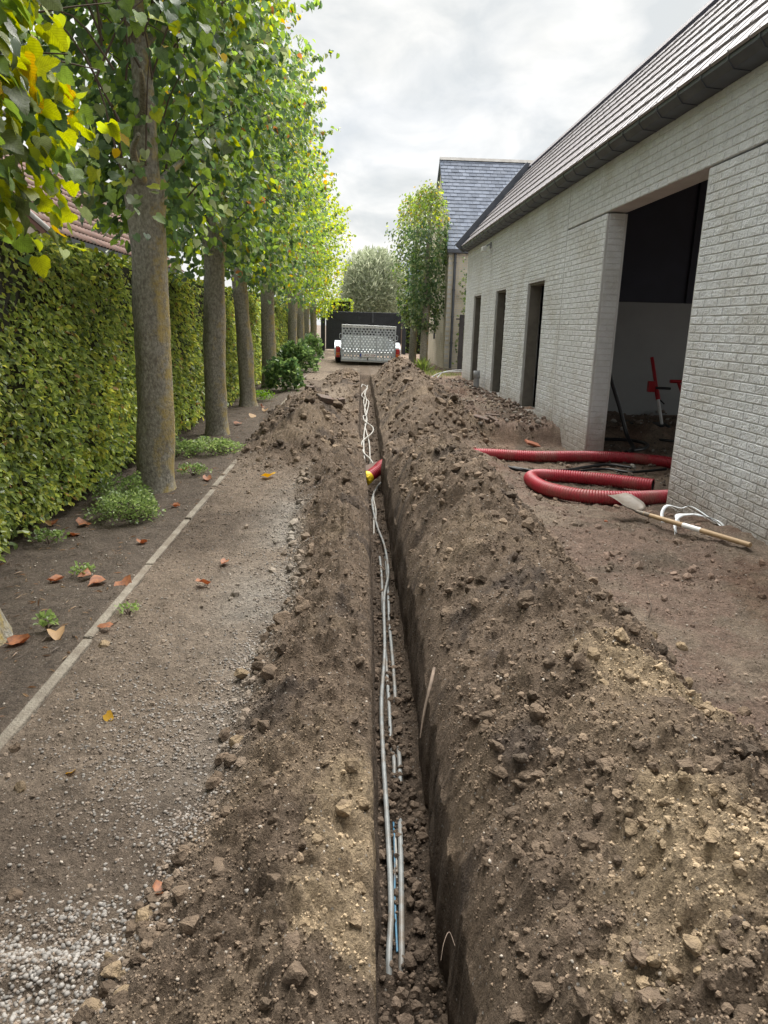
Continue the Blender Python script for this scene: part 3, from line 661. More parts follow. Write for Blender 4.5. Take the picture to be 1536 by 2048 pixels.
    for pn in panels:
        mb = MB()
        for i, f in enumerate(full):
            if f[0] == pn and i not in sel:
                v = bv.copy(); v[4:, 0] -= rng.uniform(-.001, .002, 4); mb.add(v + [0, f[1] - 8, f[2]], bf)
        for f in odd:
            if f[0] == pn:
                v, ff = chamfer_block(f[3], ch - gap, .0045 + rng.uniform(-.0005, .0012), .004); mb.add(v + [0, f[1] - 8, f[2]], ff)
        if mb.v: tag(mb.build('brick_field', M['brickface'], panels[pn]), kind='stuff')
    # end face of the middle panel at the big opening carries the imprint too
    mb = MB(); 
    for k in range(45):
        z = -.3 + (k + .5) * ch
        v, ff = chamfer_block(T - .05, ch - gap, .006, .003); v = v[:, [1, 0, 2]]
        if z < LS: mb.add(v + [XW + T / 2 - XW, OP[1] - 8, z], ff)
    mb.build('end_course', M['brickface'], panels['mid'])
    # reveals, sills and glazing of the three tall windows
    for i, (y0, y1) in enumerate(WIN):
        w = empty('window', (0, (y0 + y1) / 2 - 8, WZ0), parent=B); h = WZ1 - WZ0; hw = (y1 - y0) / 2
        mb = MB().box((.035, hw - .03, .01), (.20, hw - .002, h - .003)); mb.box((.035, -hw + .002, .01), (.20, -hw + .03, h - .003)); mb.box((.035, -hw + .031, h - .035), (.20, hw - .031, h - .003))
        mb.build('window_frame', M['reveal'], w)
        MB().box((-.02, -hw + .003, -.045), (.215, hw - .003, .008)).build('window_sill', M['concrete'], w, .004)
        if i != 0:
            MB().box((.17, -hw + .035, .012), (.18, hw - .035, h - .04)).build('pane', M['glass'], w)
    # interior shell
    part('inner_wall', MB().box((XW + T + .01, 11, -.3), (9, 11.15, 1.84)), M['plaster'])
    part('upper_lining', MB().prism([(2.99, 1.845), (5.02, 1.845), (5.02, 4.85), (4.2, 4.85), (2.99, 3.48)], 11.03, 11.13), M['navy'])
    part('upper_lining', MB().box((5.03, 11.0, 1.845), (9, 11.10, 4.85)), M['navy'])
    part('rear_wall', MB().box((9, -3, -.3), (9.15, 4.5, 4.9)).box((9, 4.5, 3.3), (9.15, 9.5, 4.9)).box((9, 9.5, -.3), (9.15, 18.1, 4.9)), M['plaster'])
    ew = [(2.99, -.3), (8.99, -.3), (8.99, 4.85), (4.2, 4.85), (2.99, 3.48)]
    part('end_wall', MB().prism(ew, -3, -2.8), M['plaster'])
    part('end_wall', MB().prism(ew, 17.9, 18.1), M['joint'])
    # roof
    EX, EZ, RX, RZ = 2.58, 3.28, 4.14, 5.10
    sl = math.atan2(RZ - EZ, RX - EX); L = math.hypot(RX - EX, RZ - EZ)
    nrm = np.array([-math.sin(sl), 0, math.cos(sl)]); dn = np.array([math.cos(sl), 0, math.sin(sl)])
    def rp(u, y, h): p = np.array([EX, 0, EZ]) + u * dn + h * nrm; return (p[0], y, p[2])
    mb = MB(); mb.add([rp(.12, -3, -.08), rp(.12, 18.15, -.08), rp(L, 18.15, -.08), rp(L, -3, -.08), rp(0, -3, -.02), rp(0, 18.15, -.02), rp(L, 18.15, -.02), rp(L, -3, -.02)], [(0, 1, 2, 3), (4, 7, 6, 5), (0, 4, 5, 1), (1, 5, 6, 2), (2, 6, 7, 3), (3, 7, 4, 0)])
    mb.box((RX - .03, -3, RZ - .2), (9.2, 18.15, RZ - .1))
    roof = part('roof', mb, M['navy'])
    for k in range(26):
        y = -2.5 + k * .8
        if y > 4: part('rafter', MB().bar(rp(.1, y, -.17), rp(L - .05, y, -.17), .05, .14), M['oldwood'], roof)
    for x in (4.3, 5.6, 6.9): part('purlin', MB().box((x, -2.7, RZ - .42), (x + .09, 17.8, RZ - .205)), M['oldwood'], roof)
    rows, tw = 8, .265; gz = L / rows
    def tilemesh(r):
        h0 = .026 + r.uniform(-.001, .002); v = []
        for (u, h) in ((-.012, h0), (gz + .02, .004), (-.012, h0 - .022), (gz + .02, -.012)):
            for y in (-tw / 2 + .0025, -tw / 2 + .01, tw / 2 - .004): 
                hh = h + (.004 if y == -tw / 2 + .0025 and h > 0 else 0)
                p = u * dn + hh * nrm; v.append((p[0], y, p[2]))
        f = [(0, 3, 4, 1), (1, 4, 5, 2), (6, 0, 1, 7), (7, 1, 2, 8), (6, 9, 3, 0), (2, 5, 11, 8)]
        return np.array(v), f
    spots = []
    for k in range(rows):
        for j in range(-12, 75):
            y = j * tw + (tw / 2 if k % 2 else 0)
            if y < 18.0: spots.append((k, y))
    P = np.array([rp((k + .5) * gz, y, 0) for k, y in spots]); px, py, pd = proj(P)
    ok = (px < 1545) & (py > -10); order = [i for i in np.argsort(pd) if ok[i]][:300]; sel = set(order)
    tms = []
    for q in range(5):
        v, f = tilemesh(np.random.default_rng(q)); me = bpy.data.meshes.new('roof_tile'); me.from_pydata(v.tolist(), [], f); me.materials.append(M['tile']); me.update(); tms.append(me)
    org = np.array([XW, 8, 0])
    for i in order:
        k, y = spots[i]; p = np.array(rp(k * gz, y, 0)) - org; obj('roof_tile', tms[random.randrange(5)], roof, p)
    mb = MB()
    for i, (k, y) in enumerate(spots):
        if i not in sel: v, f = tilemesh(rng); mb.add(v + np.array(rp(k * gz, y, 0)), f)
    tag(part('roof_tile_field', mb, M['tile'], roof), kind='stuff')
    mb = MB(); mb.add([rp(L - .06, -3, .05), rp(L - .06, 18.2, .05), rp(L + .03, 18.2, .07), rp(L + .03, -3, .07), rp(L + .12, -3, -.06), rp(L + .12, 18.2, -.06)], [(0, 1, 2, 3), (3, 2, 5, 4)]); part('ridge_cap', mb, M['tile'], roof)
    # verge flashing on the far end
    mb = MB(); mb.add([rp(-.05, 18.02, .15), rp(L, 18.02, .15), rp(L, 18.2, .15), rp(-.05, 18.2, .15), rp(-.05, 18.02, -.12), rp(L, 18.02, -.12), rp(L, 18.2, -.12), rp(-.05, 18.2, -.12), ], [(0, 1, 2, 3), (4, 7, 6, 5), (0, 4, 5, 1), (1, 5, 6, 2), (2, 6, 7, 3), (3, 7, 4, 0)]); part('verge_flashing', mb, M['zinc'], roof)
    # gutter: trapezoid box gutter with strap brackets
    prof = [(2.575, 3.31), (2.58, 3.245), (2.625, 3.195), (2.755, 3.185), (2.755, 3.21), (2.64, 3.22), (2.605, 3.255), (2.60, 3.31)]
    gut = part('gutter', MB().prism(prof, -3, 18.16), M['zinc'])
    pb = [(a - .006, b) if i < 2 else (a - .004, b - .006) for i, (a, b) in enumerate(prof[:4])] + [(2.757, 3.2)] + [(2.63, 3.21), (2.592, 3.25), (2.59, 3.316)]
    for k in range(40):
        y = 2.27 + .4 * k
        if y < 18: part('bracket', MB().prism(pb, y - .012, y + .012), M['zinc'], gut)
    part('eaves_board', MB().box((2.765, -3, 3.245), (3.0, 18.1, 3.30)), M['oldwood'])
    return B
outbuilding()
def flood():
    y = 15.07
    f = tag(empty('security_light', (XW, y, 3.02)), 'small pale wall light under the eaves near the far end', 'wall light')
    MB().box((-.03, -.05, -.06), (-.012, .05, .06)).build('base_plate', M['greyplastic'], f, .006)
    MB().tube([(-.03, 0, .02), (-.09, 0, .0), (-.12, 0, -.05)], [.02, .018, .02], 8).build('arm', M['greyplastic'], f)
    MB().box((-.19, -.07, -.13), (-.09, .07, -.03)).build('lamp_head', M['white'], f, .015)
flood()
def stub():
    x, y = 2.60, 15.0; z = float(ground_z(x, y))
    s = tag(empty('drain_stub', (x, y, z - .1)), 'grey plastic pipe stub standing against the wall between the far windows', 'pipe')
    v, f = tube_arr([(0, 0, 0), (0, 0, .45)], .062, 20); MB().add(v, f, True).tube([(0, 0, .45), (0, 0, .05)], .052, 20, cap=True).build('pipe_body', M['greyplastic'], s)
    MB().tube([(0, 0, .30), (0, 0, .302), (0, 0, .452), (0, 0, .454)], [.063, .07, .07, .063], 20, cap=False).build('socket', M['greyplastic'], s)
stub()

# ------------------------------------------------------------------ cream house with slate roof behind it
def slate_house():
    X0, Y0, EZ, RY, RZ, XE = 2.92, 23.0, 3.86, 26.0, 6.86, 10.5
    B = tag(empty('slate_house', (X0, Y0, 0)), 'cream brick house with a steep blue-grey slate roof behind the outbuilding', 'house')
    org = np.array([X0, Y0, 0]); Mi = Matrix.Translation(-Vector(org))
    def part(name, mb, m, parent=B, bevel=0): o = mb.build(name, m, parent, bevel); o.data.transform(Mi); return o
    wall = part('wall', MB().box((X0, Y0, -.2), (XE, 29, EZ)), M['joint'])
    mb = MB(); mb.add([(X0, 23, EZ + .005), (X0, 29, EZ + .005), (X0, RY, RZ - .05), (X0 + .3, 23, EZ + .005), (X0 + .3, 29, EZ + .005), (X0 + .3, RY, RZ - .05)], [(0, 1, 2), (3, 5, 4), (0, 2, 5, 3), (1, 4, 5, 2), (0, 3, 4, 1)])
    part('gable', mb, M['cream'])
    # brick courses: front and gable, shallow raised rows
    ch, bl = .07, .215
    mb = MB()
    for k in range(58):
        z = -.15 + (k + .5) * ch
        if z > EZ - .04: break
        for j in range(14):
            x = X0 + j * bl + (bl / 2 if k % 2 else 0); w = bl - .012
            mb.box((x + .006, Y0 - .012 - rng.uniform(0, .003), z - ch / 2 + .006), (x + w, Y0 - .0005, z + ch / 2 - .006))
        for j in range(28):
            y = Y0 + j * bl + (bl / 2 if k % 2 else 0)
            if y + bl < 29.05: mb.box((X0 - .012 - rng.uniform(0, .003), y + .006, z - ch / 2 + .006), (X0 - .0005, y + bl - .006, z + ch / 2 - .006))
    tag(part('brick_field', mb, M['cream'], wall), kind='stuff')
    sl = math.atan2(RZ - EZ, RY - Y0); L = math.hypot(RZ - EZ, RY - Y0) + .25; dn = np.array([0, math.cos(sl), math.sin(sl)]); nr = np.array([0, -math.sin(sl), math.cos(sl)])
    e0 = np.array([0, Y0, EZ]) - .22 * dn
    rp = lambda u, x, h: tuple(e0 + u * dn + h * nr + np.array([x, 0, 0]))
    mb = MB(); xa, xb = X0 - .08, XE + .1
    mb.add([rp(0, xa, -.09), rp(0, xb, -.09), rp(L, xb, -.09), rp(L, xa, -.09), rp(0, xa, -.01), rp(0, xb, -.01), rp(L, xb, -.01), rp(L, xa, -.01)], [(0, 3, 2, 1), (4, 5, 6, 7), (0, 1, 5, 4), (1, 2, 6, 5), (2, 3, 7, 6), (3, 0, 4, 7)])
    pk = rp(L, 0, 0)
    mb.add([(xa, pk[1], pk[2]), (xb, pk[1], pk[2]), (xb, 29.2, EZ - .1), (xa, 29.2, EZ - .1), (xa, pk[1], pk[2] - .1), (xb, pk[1], pk[2] - .1), (xb, 29.2, EZ - .2), (xa, 29.2, EZ - .2)], [(0, 1, 2, 3), (4, 7, 6, 5), (0, 3, 7, 4), (1, 5, 6, 2), (2, 6, 7, 3)])
    roof = part('roof', mb, M['slatef'])
    rows = 25; gz = L / rows; tw = .235
    def sv(r, w=tw):
        h = .022 + r.uniform(-.003, .004); c0, c1 = r.uniform(-.003, .003, 2); v = []
        for (u, hh) in ((-.005, h), (gz + .01, .005)):
            for x in (-w / 2 + .004, w / 2 - .004): v.append((u + (c0 if x < 0 else c1) * (hh == h)) * dn + hh * nr + np.array([x, 0, 0]))
        for x in (-w / 2 + .004, w / 2 - .004): v.append((-.005) * dn + (h - .012) * nr + np.array([x, 0, 0]))
        return np.array(v), [(0, 1, 3, 2), (4, 5, 1, 0)]
    ms = []
    for q in range(6):
        v, f = sv(np.random.default_rng(60 + q)); me = bpy.data.meshes.new('slate'); me.from_pydata(v.tolist(), [], f); me.materials.append(M['slate']); me.update(); ms.append(me)
    spots = [(k, xa + tw / 2 + j * tw + (tw / 2 if k % 2 else 0)) for k in range(rows) for j in range(32)]
    P = np.array([rp(k * gz, x, 0) for k, x in spots]); px, py, pd = proj(P)
    # visible: left of the outbuilding roof edge
    ok = px < 936 + (490 - py) * 1.0; order = [i for i in np.argsort(pd) if ok[i]][:300]; sel = set(order)
    for i in order:
        k, x = spots[i]; obj('slate', ms[random.randrange(6)], roof, np.array(rp(k * gz, x, 0)) - org)
    mb = MB()
    for i, (k, x) in enumerate(spots):
        if i not in sel and x < XE: v, f = sv(rng); mb.add(v + np.array(rp(k * gz, x, 0)), f)
    for k in range(rows): 
        if k % 2: 
            v, f = sv(rng, tw / 2); mb.add(v + np.array(rp(k * gz, xa + tw / 4, 0)), f)
    tag(part('slate_field', mb, M['slatef'], roof), kind='stuff')
    p0 = rp(L, 0, .0); part('ridge_tile', MB().prism([(p0[1] - .12, p0[2] - .05), (p0[1], p0[2] + .06), (p0[1] + .12, p0[2] - .05)], xa, xb, 'x'), M['concrete'], roof)
    q0 = rp(0, 0, 0); gut = part('gutter', MB().prism([(q0[1] - .12, q0[2] + .0), (q0[1] - .11, q0[2] - .10), (q0[1] + .04, q0[2] - .12), (q0[1] + .04, q0[2] - .0)], xa, xb, 'x'), M['zinc'])
    dp = part('downpipe', MB().tube([(3.10, Y0 - .09, 3.6), (3.10, Y0 - .09, .15)], .042, 12), M['zinc'])
    for z in (3.3, 2.5, 1.7, .9): part('pipe_clip', MB().tube([(3.10, Y0 - .09, z), (3.10, Y0 - .09, z + .05)], .052, 12).box((3.085, Y0 - .06, z), (3.115, Y0 + .0, z + .04)), M['zinc'], dp)
    part('downpipe', MB().tube([(X0 - .07, 25.6, 2.1), (X0 - .07, 25.6, 1.0)], .03, 10), M['zinc'])
slate_house()
def dark_fence():
    f = tag(empty('board_fence', (3.05, 21.0, .15)), 'dark weathered upright boards between cream house and outbuilding', 'fence')
    for j in range(9): MB().box((j * .15 + .003, 0, 0), (j * .15 + .142, .025, 1.62 + rng.uniform(-.01, .01))).build('board', M['oldwood'], f, .004)
    for z in (.35, 1.3): MB().box((.0, .027, z), (1.35, .07, z + .09)).build('rail', M['oldwood'], f)
    MB().box((-.1, -.03, 1.47), (.06, -.002, 1.51)).build('hinge', M['black'], f)
dark_fence()

# ------------------------------------------------------------------ pantiled house behind the hedge
def left_house():
    X0, Y0, Y1, EZ = -6.1, 15.3, 27.2, 3.05; RXx, RZ = -9.6, 6.1
    B = tag(empty('tiled_house', (X0, Y0, 0)), 'house with a brown-red pantile roof showing above the hedge', 'house')
    org = np.array([X0, Y0, 0]); Mi = Matrix.Translation(-Vector(org))
    def part(name, mb, m, parent=B): o = mb.build(name, m, parent); o.data.transform(Mi); return o
    part('wall', MB().box((-13, Y0 + .1, -.2), (X0 - .25, Y1 - .1, EZ)), M['cream'])
    for y in (Y0 + .1, Y1 - .3):
        mb = MB(); mb.add([(X0 - .25, y, EZ + .002), (-13, y, EZ + .002), (RXx, y, RZ - .08), (X0 - .25, y + .2, EZ + .002), (-13, y + .2, EZ + .002), (RXx, y + .2, RZ - .08)], [(0, 1, 2), (3, 5, 4), (0, 2, 5, 3), (1, 4, 5, 2)]); part('gable', mb, M['cream'])
    sl = math.atan2(RZ - EZ, X0 - RXx); L = math.hypot(RZ - EZ, X0 - RXx); dn = np.array([-math.cos(sl), 0, math.sin(sl)]); nr = np.array([math.sin(sl), 0, math.cos(sl)])
    e0 = np.array([X0, 0, EZ]); rp = lambda u, y, h: tuple(e0 + u * dn + h * nr + np.array([0, y, 0]))
    mb = MB(); mb.add([rp(0, Y0, -.1), rp(0, Y1, -.1), rp(L, Y1, -.1), rp(L, Y0, -.1), rp(0, Y0, -.01), rp(0, Y1, -.01), rp(L, Y1, -.01), rp(L, Y0, -.01)], [(0, 1, 2, 3), (4, 7, 6, 5), (0, 4, 5, 1), (1, 5, 6, 2), (2, 6, 7, 3), (3, 7, 4, 0)])
    a, b = rp(L, Y0, 0), rp(L, Y1, 0); mb.add([a, b, (-13.2, Y1, EZ - .1), (-13.2, Y0, EZ - .1)], [(0, 1, 2, 3)])
    roof = part('roof', mb, M['pantile'])
    rows = 14; gz = L / rows; tw = .225; n = 6
    yy = np.linspace(-tw / 2, tw / 2 + .02, n); hh = .035 + .022 * np.sin(yy / tw * 2 * np.pi)
    def tv():
        v = [(-.02) * dn + (h + .028) * nr + np.array([0, y, 0]) for y, h in zip(yy, hh)] + [(gz + .02) * dn + h * nr + np.array([0, y, 0]) for y, h in zip(yy, hh)] + [(-.02) * dn + (h + .008) * nr + np.array([0, y, 0]) for y, h in zip(yy, hh)]
        f = [(i, n + i, n + i + 1, i + 1) for i in range(n - 1)] + [(i + 1, 2 * n + i + 1, 2 * n + i, i) for i in range(n - 1)]
        return np.array(v), f
    v0, f0 = tv(); me = bpy.data.meshes.new('pantile'); me.from_pydata(v0.tolist(), [], f0); me.materials.append(M['pantile']); me.polygons.foreach_set('use_smooth', [True] * len(f0)); me.update()
    spots = [(k, Y0 + tw / 2 + j * tw) for k in range(rows) for j in range(52)]
    P = np.array([rp(k * gz, y, 0) for k, y in spots]); px, py, pd = proj(P)
    ok = (px > 60) & (px < 400) & (py > 380); order = [i for i in np.argsort(pd) if ok[i]][:300]; sel = set(order)
    for i in order:
        k, y = spots[i]; obj('pantile', me, roof, np.array(rp(k * gz, y, 0)) - org)
    mb = MB()
    for i, (k, y) in enumerate(spots):
        if i not in sel: mb.add(v0 + np.array(rp(k * gz, y, 0)), f0, True)
    tag(part('pantile_field', mb, M['pantile'], roof), kind='stuff')
    mb = MB(); mb.tube([rp(-.05, Y0 - .03, .06), rp(L, Y0 - .03, .06)], .05, 8); part('verge_trim', mb, M['concrete'], roof)
    part('gutter', MB().prism([(X0 + .0, EZ - .02), (X0 + .12, EZ - .02), (X0 + .11, EZ - .12), (X0 + .0, EZ - .12)], Y0, Y1), M['zinc'])
left_house()

# ------------------------------------------------------------------ gate
def gate():
    y, x0, x1, zb, zt = 33.0, -1.24, 2.19, .26, 1.94
    G = tag(empty('driveway_gate', (x0, y, zb)), 'closed dark blue-black double gate across the end of the drive', 'gate')
    w = x1 - x0; h = zt - zb; mid = w * .62
    for a, b, fl in ((.03, mid - .012, 1), (mid + .012, w - .03, -1)):
        lf = empty('gate_leaf', (a, 0, .06), parent=G); W_ = b - a; H_ = h - .06
        n = max(4, int(W_ / .16)); bw = (W_ - .2) / n
        for j in range(n): MB().box((.1 + j * bw + .002, .012, .1), (.1 + (j + 1) * bw - .002, .032, H_ - .1)).build('board', M['gate'], lf)
        MB().box((0, 0, 0), (.1, .05, H_)).build('stile', M['gate'], lf, .004); MB().box((W_ - .1, 0, 0), (W_, .05, H_)).build('stile', M['gate'], lf, .004)
        for z in (0, H_ * .5 - .05, H_ - .1): MB().box((.101, -.002, z), (W_ - .101, .048, z + .1)).build('rail', M['gate'], lf, .004)
        p, q = (.12, -.004, H_ - .12), (W_ - .12, -.004, H_ * .52)
        if fl < 0: p, q = (W_ - .12, -.004, H_ - .12), (.12, -.004, H_ * .52)
        MB().bar(p, q, .07, .03).build('brace', M['gate'], lf)
    MB().box((.03, .034, .06), (w - .03, .045, h - .02)).build('back_panel', M['gate'], G)
    MB().box((0, -.02, h - .005), (w, .07, h + .03)).build('capping', M['zinc'], G, .004)
    for a in (-.20, w + .02): MB().box((a, -.06, -.1), (a + .18, .12, h + .04)).build('gate_post', M['gate'], G, .006)
    for a in (-.015, w + .0): MB().box((a, -.075, 0), (a + .018, -.062, h + .02)).build('edge_strip', M['root'], G)
    MB().box((mid - .03, -.03, h - .42), (mid + .03, -.005, h - .02)).build('drop_bolt', M['zinc'], G)
gate()

# ------------------------------------------------------------------ trailer
def trailer():
    gz = float(rise(np.array(23.2)))
    T = tag(empty('flatbed_trailer', (.49, 23.2, gz)), 'galvanised machine trailer with perforated ramp folded up, parked before the gate', 'trailer'); T.rotation_euler = (0, .015, .01)
    hw = .845; z0, z1 = .14, 1.24
    ramp = empty('ramp', (0, 0, z0), parent=T); H_ = z1 - z0
    bars = [-hw, -.50, -.25, .26, .50, hw]
    # perforated sheet: real holes on a staggered grid
    V_, F_ = [], []
    cw, chh = .1056, .0755; nrow = int((H_ - .1) / chh); a8 = np.arange(8) * np.pi / 4
    for r in range(nrow):
        off = cw / 2 if r % 2 else 0
        for c in range(-1, 17):
            xa = -hw + .0 + c * cw + off; xb = xa + cw; xa2, xb2 = max(xa, -hw), min(xb, hw)
            if xb2 - xa2 < .01: continue
            za = .03 + r * chh; zb = za + chh; n0 = len(V_)
            if xb2 - xa2 < cw - .001:
                V_ += [(xa2, 0, za), (xb2, 0, za), (xb2, 0, zb), (xa2, 0, zb)]; F_.append((n0, n0 + 1, n0 + 2, n0 + 3)); continue
            cx, cz = (xa + xb) / 2, (za + zb) / 2; R_ = .030
            inner = [(cx + R_ * math.cos(t_), 0, cz + R_ * math.sin(t_)) for t_ in a8]
            outer = [(xb, 0, cz), (xb, 0, zb), (cx, 0, zb), (xa, 0, zb), (xa, 0, cz), (xa, 0, za), (cx, 0, za), (xb, 0, za)]
            V_ += inner + outer; F_ += [(n0 + i, n0 + 8 + i, n0 + 8 + (i + 1) % 8, n0 + (i + 1) % 8) for i in range(8)]
    me = bpy.data.meshes.new('perforated_sheet'); me.from_pydata(V_, [], F_); me.materials.append(M['galv']); me.update()
    o = obj('perforated_sheet', me, ramp); so = o.modifiers.new('thickness', 'SOLIDIFY'); so.thickness = .004
    for x in bars: MB().box((x - .016, -.045, .0), (x + .016, -.004, H_ - .09)).build('upright', M['galv'], ramp, .003)
    for z in (.0, .29): MB().box((-hw - .015, -.05, z), (hw + .015, -.005, z + .035)).build('cross_bar', M['galv'], ramp, .003)
    tb = MB().box((-hw - .02, -.05, H_ - .09), (hw + .02, .01, H_)).build('top_bar', M['alu'], ramp, .008)
    for x in [-.79, .79]: MB().tube([(x, -.0515, H_ - .045), (x, -.056, H_ - .045)], .02, 10).build('bolt_hole', M['black'], tb)
    mb = MB()
    for x in (-.70, -.62, -.54, -.38, -.30, -.14, -.06, .02, .10, .18, .34, .42, .56, .64, .72): mb.box((x - .03, -.0535, H_ - .055), (x + .025, -.051, H_ - .033))
    mb.build('cut_slots', M['greyplastic'], tb)
    for sx in (-1, 1): MB().tube([(sx * (hw + .02), -.02, .66), (sx * (hw + .075), -.02, .67), (sx * (hw + .08), -.02, .80), (sx * (hw + .02), -.02, .82)], .009, 8).build('handle', M['galv'], ramp)
    pl = MB().box((-.27, -.066, .12), (.25, -.056, .23)).build('number_plate', M['plate'], ramp, .004)
    MB().box((-.265, -.068, .125), (-.215, -.0665, .225)).build('blue_band', M['plateblue'], pl)
    cu = bpy.data.curves.new('plate_text', 'FONT'); cu.body = '1-AXC-024'; cu.size = .098; cu.align_x = 'CENTER'; cu.align_y = 'CENTER'
    to = bpy.data.objects.new('tmp', cu); COL.objects.link(to); dg = bpy.context.evaluated_depsgraph_get(); tm = bpy.data.meshes.new_from_object(to.evaluated_get(dg)); bpy.data.objects.remove(to)
    tm.materials.clear(); tm.materials.append(M['platered']); tm.transform(Matrix.Translation((.018, -.0675, .175)) @ Matrix.Rotation(math.pi / 2, 4, 'X') @ Matrix.Scale(.92, 4, (1, 0, 0))); obj('plate_lettering', tm, pl)
    MB().box((-.03, -.07, .02), (.0, -.052, .1)).build('latch', M['black'], ramp)
    # bed, sides, headboard
    MB().box((-hw, .03, .34), (hw, 3.4, .40)).build('bed', M['alu'], T)
    for sx in (-1, 1):
        MB().box((sx * hw - .02, .03, .405), (sx * hw + .02, 3.4, .72)).build('side_panel', M['galv'], T, .004)
        MB().bar((sx * hw, .05, .74), (sx * hw, 3.4, .74), .05).build('side_rail', M['galv'], T)
    MB().box((-hw + .03, 3.36, .405), (hw - .03, 3.4, .86)).build('headboard', M['alu'], T)
    MB().box((-hw - .02, -.03, .10), (hw + .02, .09, .22)).build('rear_beam', M['alu'], T, .01)
    MB().bar((-.5, 3.3, .32), (0, 4.9, .36), .08).bar((.5, 3.3, .32), (0, 4.9, .36), .08).build('drawbar', M['galv'], T)
    MB().tube([(0, 4.9, .05), (0, 4.9, .5)], .035, 10).build('jockey_wheel', M['galv'], T)
    for sx in (-1, 1):
        cx = sx * (hw + .12)
        for cy in (1.25, 1.95):
            w = empty('wheel', (cx, cy, .29), parent=T)
            MB().tube([(-.1, 0, 0), (-.095, 0, 0), (-.05, 0, 0), (.05, 0, 0), (.095, 0, 0), (.1, 0, 0)], [.2, .27, .29, .29, .27, .2], 28).build('tyre', M['rubber'], w)
            MB().tube([(-.104, 0, 0), (.104, 0, 0)], .17, 20).build('rim', M['alu'], w)
        # fender: arch over the two wheels
        prof = []
        for k in range(13):
            a = math.pi * k / 12; prof.append((1.6 - .86 * math.cos(a), .29 + .42 * math.sin(a) ** .55))
        pr = prof + [(yv, zv - .02) for yv, zv in prof[::-1]]
        MB().prism(pr, cx - .125, cx + .125, 'x').build('fender', M['galv'], T)
        lx_ = sx * (hw + .125)
        lp = MB().prism([(lx_ - .075, .20), (lx_ + .085, .20), (lx_ + .085, .46), (lx_ + .04, .56), (lx_ - .075, .56)], .44, .52, 'y').build('lamp_bracket', M['white'], T, .012)
        MB().box((lx_ - .06, .415, .36), (lx_ + .07, .44, .52)).build('tail_light', M['plastic_lamp'], T, .012)
        MB().box((lx_ - .06, .415, .27), (lx_ + .07, .44, .355)).build('indicator', M['orange'], T, .01)
        MB().box((lx_ - .06, .415, .205), (lx_ + .07, .44, .265)).build('reflector', M['plastic_lamp'], T, .01)
        # near wheel edge seen below the lamps
trailer()

# ------------------------------------------------------------------ kerb stones
def kerbs():
    K = tag(empty('stone_edging', (XKERB, 5, 0)), 'thin line of concrete edging stones between drive and planting bed', 'edging')
    y = 2.0; i = 0
    while y < 30:
        r = float(rise(np.array(y + .5)))
        sink = -.012 if (7.0 < y < 10.6) else 0
        b = MB().box((-.023, 0, -.18), (.022, .992, .013)).build('edging_stone', M['kerb'], K, .006, loc=(rng.uniform(-.006, .006), y - 5, r + sink + rng.uniform(-.006, .004)), rot=(rng.uniform(-.008, .008), 0, rng.uniform(-.008, .008)))
        y += 1.0; i += 1
    K2 = tag(empty('stone_edging', (1.9, 19, .12)), 'short line of concrete edging on the right by the trailer wheel', 'edging')
    for k in range(7): MB().box((-.03, 0, -.15), (.03, .98, .03)).build('edging_stone', M['kerb'], K2, .006, loc=(0, k * 1.0, k * .0085 + rng.uniform(-.005, .005)))
kerbs()

# ------------------------------------------------------------------ cables in the trench
def floor_z(y): y = np.asarray(y, float); return rise(y) - .42 * (1 - .3 * sm(7.5, 10, y))
def cable(pts, r, m, label, seg=8, n=160, name='cable', group=None):
    P = spline(pts, n); P[:, 2] += floor_z(P[:, 1])
    o = MB().tube(P, r, seg).build(name, m); return tag(o, label, 'cable', group)
cable([(.128, 1.60, -.03), (.132, 1.70, .02), (.147, 1.88, .035), (.152, 2.24, .036), (.155, 2.71, .034), (.165, 3.14, .036), (.205, 3.7, .036), (.233, 4.45, .045), (.285, 4.95, .05), (.285, 5.6, .045), (.25, 6.14, .035), (.225, 6.7, .035), (.225, 7.2, .04), (.28, 7.6, .06), (.34, 7.9, .05)], .0098, M['conduit'], 'long pale grey conduit running along the left of the trench floor, topmost', 10, 220)
cable([(.165, 1.62, -.03), (.171, 1.72, .014), (.188, 2.0, .018), (.2, 2.24, .014), (.208, 2.36, -.02), (.218, 2.5, -.015), (.222, 2.6, .014), (.226, 2.72, .012), (.225, 2.85, -.02), (.235, 3.1, -.012), (.243, 3.4, .014), (.25, 3.9, .016), (.256, 4.2, -.01), (.262, 4.4, .014), (.276, 4.9, .016), (.285, 5.4, .012), (.29, 5.6, -.03)], .0095, M['conduit'], 'ribbed grey conduit half buried along the right of the trench floor', 10, 220)
cable([(.196, 2.55, -.02), (.2, 2.62, .01), (.202, 2.72, .008), (.198, 2.85, -.02), (.2, 3.0, .012), (.205, 3.3, .016), (.212, 3.8, .014), (.216, 4.05, -.02), (.22, 4.3, .012), (.236, 4.9, .014), (.24, 5.35, .012), (.243, 5.55, -.03)], .009, M['conduit'], 'middle grey conduit half buried in the trench floor', 10, 200)
cable([(.158, 1.72, .004), (.162, 1.92, .010), (.172, 2.1, .012), (.178, 2.26, .008), (.18, 2.33, -.02)], .004, M['blue'], 'thin blue cable on the trench floor close to the camera', 6, 60)
cable([(.172, 1.98, -.01), (.176, 2.05, .010), (.18, 2.2, .012), (.182, 2.28, -.02)], .004, M['cable'], 'thin grey wire beside the blue cable', 6, 40)
cable([(.205, 5.9, -.02), (.212, 6.1, .015), (.225, 6.6, .02), (.235, 7.0, .02), (.245, 7.3, .03)], .008, M['cable'], 'short pale cable end lying just before the yellow-capped pipe', 8, 60)
